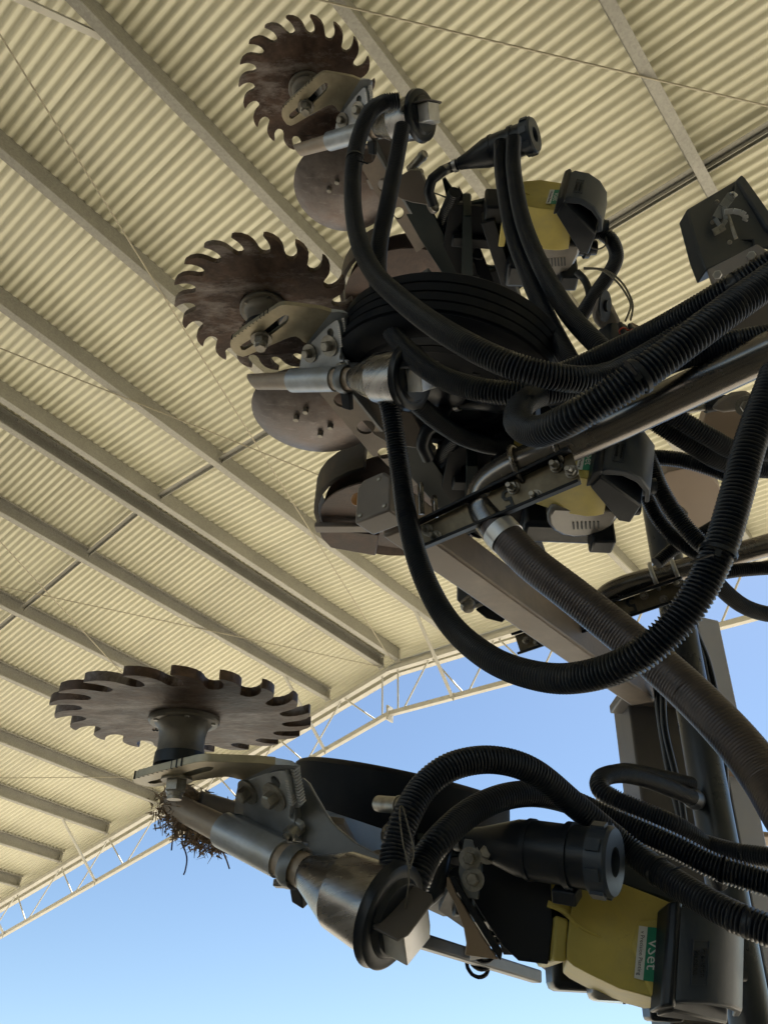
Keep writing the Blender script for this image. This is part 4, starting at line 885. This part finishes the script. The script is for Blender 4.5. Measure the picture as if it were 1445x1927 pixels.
for x, y in ((1222, 1089), (1262, 1077)):
    pc_ = at(x, y, 1.765); 
    P = [pc_ + pd * .012 - n * .0 + eyy * .034 * math.cos(t) + n * .0 + (-n) * -.034 * math.sin(t) for t in [math.pi * k / 12 for k in range(13)]]
    P = [P[0] - n * .03] + P + [P[-1] - n * .03]; m = MB(); m.tube(P, .005, 10, step=.004); m.build('u_bolt', M['galvbox'], ch2)

# ------------------------------------------------------------------ toolbar, upright pipe, right-hand clutter
tbar = thing('toolbar', at(1255, 1500, 2.15), 'tall grey-brown toolbar posts standing behind the hoses at the right', 'toolbar')
def post(x0, x1, y, d, dep, top, bot, mt, name='post', bev=.006):
    p0, p1 = at(x0, y, d), at(x1, y, d); p1 = p0 + (p1 - p0) - Lx * (p1 - p0).dot(Lx); wv = p1 - p0
    q = wv.normalized().cross(Lx); q = q if q.y > 0 else -q
    m = MB(); m.box((p0 + p1) / 2 + Lx * (top + bot) / 2 + q * dep / 2, wv / 2, q * dep / 2, Lx * (top - bot) / 2); return m.build(name, M[mt], tbar, bevel=bev)
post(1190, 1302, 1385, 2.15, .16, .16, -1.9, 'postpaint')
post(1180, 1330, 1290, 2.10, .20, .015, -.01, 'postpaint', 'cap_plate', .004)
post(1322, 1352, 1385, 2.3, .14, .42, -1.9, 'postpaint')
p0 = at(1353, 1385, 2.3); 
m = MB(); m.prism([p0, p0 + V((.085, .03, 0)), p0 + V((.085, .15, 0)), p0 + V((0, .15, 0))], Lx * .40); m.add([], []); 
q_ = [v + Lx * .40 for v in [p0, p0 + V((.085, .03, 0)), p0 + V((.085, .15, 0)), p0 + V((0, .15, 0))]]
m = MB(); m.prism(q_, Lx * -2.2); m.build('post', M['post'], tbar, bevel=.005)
for y in (1462, 1528, 1580):
    q = at(1380 + (y - 1462) * .2, y, 2.26); m = MB(); m.box(q, V((.075, .02, .0)), V((-.01, .05, 0)), Lx * .008); m.build('fin', M['tanpanel'], tbar, bevel=.003)
m = MB(); m.lathe(at(1292, 1260, 1.92) + Lx * .55, -Lx, [(0, .042), (.25, .042), (.25, .0435), (.262, .0435), (.262, .042), (.98, .042), (.98, .0440), (.992, .0440), (.992, .042), (2.2, .042)], 36)
tag(m.build('upright_pipe', M['tubeblue']), 'glossy black upright pipe rising between the toolbar posts', 'pipe')
m = MB(); q = at(1318, 1510, 1.80); m.lathe(at(1296, 1499, 1.63), q - at(1296, 1499, 1.63), [(0, .018), (.05, .02), (.06, .0225), (.10, .0225), (.13, .02)], 20); tag(m.build('hose_spigot', M['black']), 'short black spigot joining the looped hose to the upright pipe', 'fitting')
CG = 'cables strung along the toolbar'
def cable(pts, r, label): return wire('cable', pts, r, label, 'cable', 'black', CG)
cable([(1236, 1260, 2.0), (1240, 1330, 2.0), (1252, 1410, 1.98), (1266, 1480, 1.96), (1286, 1560, 1.93)], .011, 'thick black cable on the left post beside the upright pipe')
cable([(1246, 1300, 1.98), (1250, 1370, 1.97), (1266, 1440, 1.95), (1280, 1500, 1.93), (1290, 1570, 1.91)], .008, 'thinner black cable twisted against the thick one')
cable([(1300, 1185, 2.0), (1318, 1230, 2.0), (1330, 1290, 1.98), (1342, 1350, 1.95), (1352, 1420, 1.95), (1358, 1500, 1.95), (1366, 1610, 1.93)], .009, 'black cable leaving the loop and dropping down the right post')
cable([(1306, 1182, 2.0), (1330, 1240, 2.0), (1345, 1300, 1.98), (1354, 1350, 1.96), (1364, 1450, 1.95), (1372, 1620, 1.93)], .007, 'second black cable on the right post, nearer its bright face')
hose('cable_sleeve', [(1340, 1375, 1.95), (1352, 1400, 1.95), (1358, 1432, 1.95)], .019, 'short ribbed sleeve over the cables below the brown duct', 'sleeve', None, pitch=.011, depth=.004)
cable([(1380, 1640, 1.7), (1400, 1730, 1.7), (1412, 1800, 1.7), (1420, 1930, 1.7)], .008, 'black cable beside the lowest hood lid at the right edge')
# panels at the right
def panel(name, pts, th, mt, label, cat, par=None, bev=.003):
    P = [at(*q) for q in pts]; n = (P[1] - P[0]).cross(P[-1] - P[0]).normalized()
    if n.dot(P[0]) < 0: n = -n
    # flatten to one plane
    c = sum(P, V((0, 0, 0))) / len(P); m = MB(); m.prism([q * ((c.dot(n)) / q.dot(n)) for q in P], n * th)
    o_ = m.build(name, M[mt], par, bevel=bev)
    return tag(o_, label, cat) if par is None else o_
tan = [(1233, 905), (1255, 888), (1300, 878), (1330, 890), (1352, 912), (1360, 940), (1352, 970), (1335, 993), (1310, 1010), (1285, 990), (1255, 960)]
panel('tan_guard', [(x, y, 1.85 + (y - 900) * .0016) for x, y in tan], .03, 'tanpanel', 'rounded tan guard plate glimpsed between the crossing hoses', 'guard')
panel('tan_guard', [(1330, 770, 1.75), (1400, 765, 1.75), (1392, 830, 1.76), (1340, 826, 1.76), (1318, 806, 1.76)], .03, 'tanpanel', 'flat tan plate below the turnbuckle eye', 'guard')
panel('dark_bracket', [(1256, 955, 1.8), (1286, 955, 1.8), (1296, 966, 1.8), (1288, 990, 1.81), (1262, 985, 1.81)], .03, 'grey', 'small dark bracket in front of the rounded tan guard', 'bracket')
panel('grey_plate', [(1360, 592, 1.5), (1460, 552, 1.47), (1460, 640, 1.5), (1400, 628, 1.5), (1372, 626, 1.5)], .04, 'grey', 'plain grey plate showing between the hoses at the right edge', 'plate')
# latch box
box = thing('latch_box', at(1370, 440, 1.3), 'dark steel box with an over-centre latch and open flap, at the right edge', 'box')
panel('back_panel', [(1292, 393, 1.32), (1385, 338, 1.40), (1452, 432, 1.33), (1445, 455, 1.30), (1328, 508, 1.24), (1313, 470, 1.26)], .03, 'boxpaint', '', '', box)
bp0 = at(1370, 430, 1.31)
panel('opening_shade', [(1384, 342, 1.385), (1460, 430, 1.31), (1450, 468, 1.275), (1418, 462, 1.28), (1416, 450, 1.29), (1385, 452, 1.29), (1366, 402, 1.33), (1378, 376, 1.36)], .004, 'ink_and_shade', '', '', box)  # dark sheet stands for the shade inside the open box
panel('side_flap', [(1384, 338, 1.38), (1395, 328, 1.39), (1402, 334, 1.38), (1470, 430, 1.28), (1470, 452, 1.27), (1440, 425, 1.30)], .012, 'boxpaint', '', '', box)
br_ = panel('mount_bracket', [(1328, 508, 1.235), (1425, 458, 1.20), (1450, 476, 1.19), (1455, 495, 1.18), (1380, 540, 1.2), (1342, 548, 1.215)], .012, 'grey', '', '', box)
for x, y in ((1349, 517), (1413, 481)):
    q = at(x, y, 1.20); m = MB(); m.bolt(q, -q, .0072, .006, False); m.build('hex_bolt', M['galvbox'], box, sharp=25)
for x, y, d in ((1348, 380, 1.33), (1340, 418, 1.30), (1372, 456, 1.27)):
    q = at(x, y, d); m = MB(); m.lathe(q, -q, [(0, .004), (.003, .003)], 12); m.build('rivet', M['bolt'], box)
def strip(pts, wd, th, name, mt):
    P = [at(*q) for q in pts]; m = MB()
    for i in range(len(P) - 1): m.bar(P[i], P[i + 1], wd, th, P[i])
    return m.build(name, M[mt], box, bevel=.001)
strip([(1375, 368, 1.32), (1368, 378, 1.315), (1358, 392, 1.305), (1347, 412, 1.295)], .015, .006, 'latch_lever', 'blueplate')
strip([(1345, 412, 1.295), (1356, 428, 1.28), (1365, 415, 1.285), (1362, 390, 1.30)], .007, .005, 'latch_bail', 'blueplate')
strip([(1341, 438, 1.28), (1352, 432, 1.28), (1362, 426, 1.28)], .012, .004, 'latch_plate', 'bolt')
strip([(1362, 399, 1.27), (1378, 397, 1.265), (1393, 400, 1.26), (1401, 405, 1.26), (1402, 412, 1.262), (1400, 416, 1.265)], .009, .002, 'pull_strap', 'galvbox')
strip([(1368, 402, 1.30), (1384, 449, 1.27)], .006, .004, 'latch_rod', 'bolt')
m = MB(); q = at(1376, 368, 1.31); m.tube([q + V((.0, 0, .008)), q + V((.006, 0, .012)), q + V((.009, 0, .002)), q + V((.003, 0, -.004))], .002, 8, step=.002); m.build('hook', M['galvbox'], box)
# turnbuckle rod with eye
tbk = thing('turnbuckle', at(1370, 745, 1.7), 'threaded turnbuckle rod and bolted eye above the tan plate', 'turnbuckle')
a, b_ = at(1270, 775, 1.7), at(1325, 766, 1.7); d = b_ - a
m = MB(); m.tube([a, b_], .0085, 12, radf=lambda i, t: .0085 if i % 2 else .0072, step=.0025); m.build('threaded_rod', M['bolt'], tbk, sharp=80)
m = MB(); m.lathe(b_, at(1350, 760, 1.7) - b_, [(0, .014), (.02, .015), (.035, .018), (.05, .016)], 16); m.build('coupling', M['blackpaint'], tbk)
m = MB(); m.hull([at(x, y, d_) for x, y in ((1335, 768), (1350, 752), (1375, 738), (1402, 734), (1418, 746), (1420, 760), (1395, 772), (1360, 776)) for d_ in (1.68, 1.715)]); m.build('eye', M['grey'], tbk, bevel=.008)
q = at(1403, 764, 1.665); m = MB(); m.bolt(q, -q + V((0, 0, -.5)), .013, .012); m.build('hex_bolt', M['bolt'], tbk, sharp=25)
# bits around the back of the highest unit
panel('pivot_plate', [(1180, 640, 1.62), (1188, 606, 1.62), (1200, 612, 1.62), (1216, 622, 1.62), (1222, 640, 1.62), (1205, 652, 1.62)], .02, 'tanpanel', 'small brown plate with a hole beside the sensor plugs', 'plate')
m = MB(); q = at(1135, 575, 1.66); m.hull([at(x, y, d_) for x, y in ((1112, 590), (1125, 558), (1143, 556), (1158, 585), (1166, 602), (1164, 622), (1130, 620), (1118, 606)) for d_ in (1.62, 1.70)]); tag(m.build('mount_casting', M['grey'], bevel=.008), 'grey cast mount behind the parallel hoses, below the half-circle hose', 'mount')
m = MB(); m.lathe(at(1136, 576, 1.60), V((.75, -.35, -.45)), [(0, .032), (.004, .032), (.004, .012), (.01, .012)], 28); tag(m.build('round_cover', M['blackpaint']), 'round black cover with one bolt on the grey cast mount', 'cover')
SGr = 'sensor plugs in a bunch'
for i, (x, y) in enumerate(((1172, 612), (1184, 611), (1166, 608))):
    m = MB(); q = at(x, y, 1.585); m.lathe(q, V((.02, .02, -1)), [(0, .004), (.008, .006), (.022, .008), (.026, .008), (.026, .0065), (.05, .0065)], 12)
    pl = tag(m.build('sensor_plug', M['black'], loc=q), ('black sensor plug in the middle of the bunch', 'black sensor plug nearest the brown plate', 'black sensor plug nearest the round cover')[i] + ' under the wires', 'plug', SGr)
    m = MB(); m.lathe(q + V((.0005, .0005, -.026)), V((.02, .02, -1)), [(0, .0088), (.003, .0088)], 12); m.build('seal_ring', M['red'], pl)
m = MB(); m.lathe(at(1152, 640, 1.63), Lx * -1, [(-.02, .03), (.06, .034), (.1, .03)], 24); tag(m.build('motor_can', M['tubeblue']), 'dark blue cylinder below the sensor plugs', 'motor')
# lever bracket under the beam
lev = thing('lock_lever', at(910, 1130, 1.8), 'black locking lever and spring clip hanging under the box beam', 'lever')
for nm, pts, mt in (('lever_plate', [(860, 1085, 1.8), (905, 1110, 1.8), (925, 1125, 1.8), (900, 1140, 1.8), (868, 1138, 1.8), (860, 1130, 1.8)], 'blueplate'),
                    ('lever_arm', [(895, 1148, 1.78), (912, 1134, 1.78), (948, 1142, 1.78), (955, 1160, 1.78), (945, 1172, 1.78), (915, 1164, 1.78)], 'blackpaint')):
    panel(nm, pts, .012, mt, '', '', lev)
m = MB(); q = at(880, 1140, 1.78); m.lathe(q, V((0, -.3, -1)), [(-.01, .016), (0, .018), (.008, .013), (.012, .013), (.013, .010)], 20); m.build('pivot_bolt', M['bolt'], lev)
m = MB(); m.tube([at(x, y, 1.77) for x, y in ((866, 1136), (878, 1125), (893, 1117), (900, 1114))], .004, 8); m.tube([at(x, y, 1.77) for x, y in ((893, 1142), (915, 1134), (935, 1125))], .004, 8); m.build('spring_clip', M['bolt'], lev)
q = at(672, 940, 1.50); m = MB(); m.lathe(q, V((-.3, -.5, -.6)), [(-.02, .013), (0, .013), (.004, .011), (.006, .006)], 24); tag(m.build('amber_reflector', M['orange']), 'round amber reflector peeping out beside the chamfered end block of the beam', 'reflector')
# crop residue
res = MB(); rnd = random.Random(3)
ra, rb = at(330, 1503, 1.03), at(430, 1570, 1.05)
for i in range(3600):
    t = rnd.random(); c_ = ra.lerp(rb, t)
    r_ = (.036 if t < .75 else .036 * (1 - (t - .75) * 2.2)) * (.35 + .65 * rnd.random())
    d = V((rnd.gauss(0, 1), rnd.gauss(0, 1), rnd.gauss(0, 1))).normalized()
    p = c_ + d * r_ + V((0, 0, -.006)); v = d.cross(V((rnd.gauss(0, 1), rnd.gauss(0, 1), rnd.gauss(0, 1)))).normalized() * .9 + d * rnd.uniform(-.1, .55) + V((0, 0, -.35)); v = v.normalized() * rnd.uniform(.005, .016)
    s_ = v.cross(V((rnd.gauss(0, 1), rnd.gauss(0, 1), rnd.gauss(0, 1)))).normalized() * rnd.uniform(.0005, .0019)
    u = v.cross(s_).normalized() * .0005
    res.add([p - s_, p + s_, p + u + v * .1, p + v + s_ * .3, p + v - s_ * .3], [(0, 1, 3, 4), (0, 2, 4), (1, 3, 2), (2, 3, 4)])
core = []
for i in range(260):
    t = rnd.random(); d = V((rnd.gauss(0, 1), rnd.gauss(0, 1), rnd.gauss(0, 1))).normalized()
    core.append(ra.lerp(rb, t) + d * .024 * (1 if t < .8 else .7))
res.hull(core)
clump = tag(res.build('residue_clump', M['straw'], sharp=10), 'ragged brown clump of chopped crop residue stuck behind the lowest tan tube', 'residue')
for pts, mt in (([(345, 1590, 1.03), (352, 1615, 1.03), (349, 1638, 1.03), (346, 1646, 1.03)], 'twine'), ([(413, 1590, 1.03), (424, 1612, 1.03), (432, 1635, 1.03)], 'straw'), ([(378, 1592, 1.03), (376, 1612, 1.03)], 'straw'), ([(398, 1590, 1.03), (399, 1612, 1.03)], 'straw'), ([(325, 1580, 1.03), (323, 1600, 1.03)], 'twine')):
    m = MB(); m.tube(catmull([at(*q) for q in pts]), .0011, 5, step=.004); m.build('trailing_strand', M[mt], clump)

# cable ties strapped round some hoses
def tie(px, py, d, ax, r, tail=.03):
    o_ = at(px, py, d); a_ = V(ax).normalized(); m = MB(); m.lathe(o_ - a_ * .0022, a_, [(0, r), (0, r + .0014), (.0045, r + .0014), (.0045, r)], 24, closed=True)
    q = o_ - o_.normalized() * (r + .002); m.box(q, a_ * .0035, a_.cross(o_).normalized() * .003, o_.normalized() * .002)
    m.bar(q, q + (a_.cross(o_).normalized() * .7 + V((.1, 0, -.5))).normalized() * tail, .0028, .0009)
    return m
TG = 'black cable ties round hoses'
for px, py, d, q2, r, lab in ((1350, 1040, .755, (1385, 930, .775), .0172, 'cable tie on the rising end of the great hose loop'), (1240, 1641, .93, (1330, 1698, .86), .0172, 'cable tie on the big arch above the lowest hopper'),
                          (668, 300, 1.51, (664, 380, 1.45), .0172, 'cable tie high on the hose from the highest cone'), (1200, 709, .72, (1290, 643, .72), .0172, 'cable tie on the thickest-looking hose above the steel pipe')):
    tag(tie(px, py, d, at(*q2) - at(px, py, d), r).build('cable_tie', M['black']), lab, 'cable tie', TG)
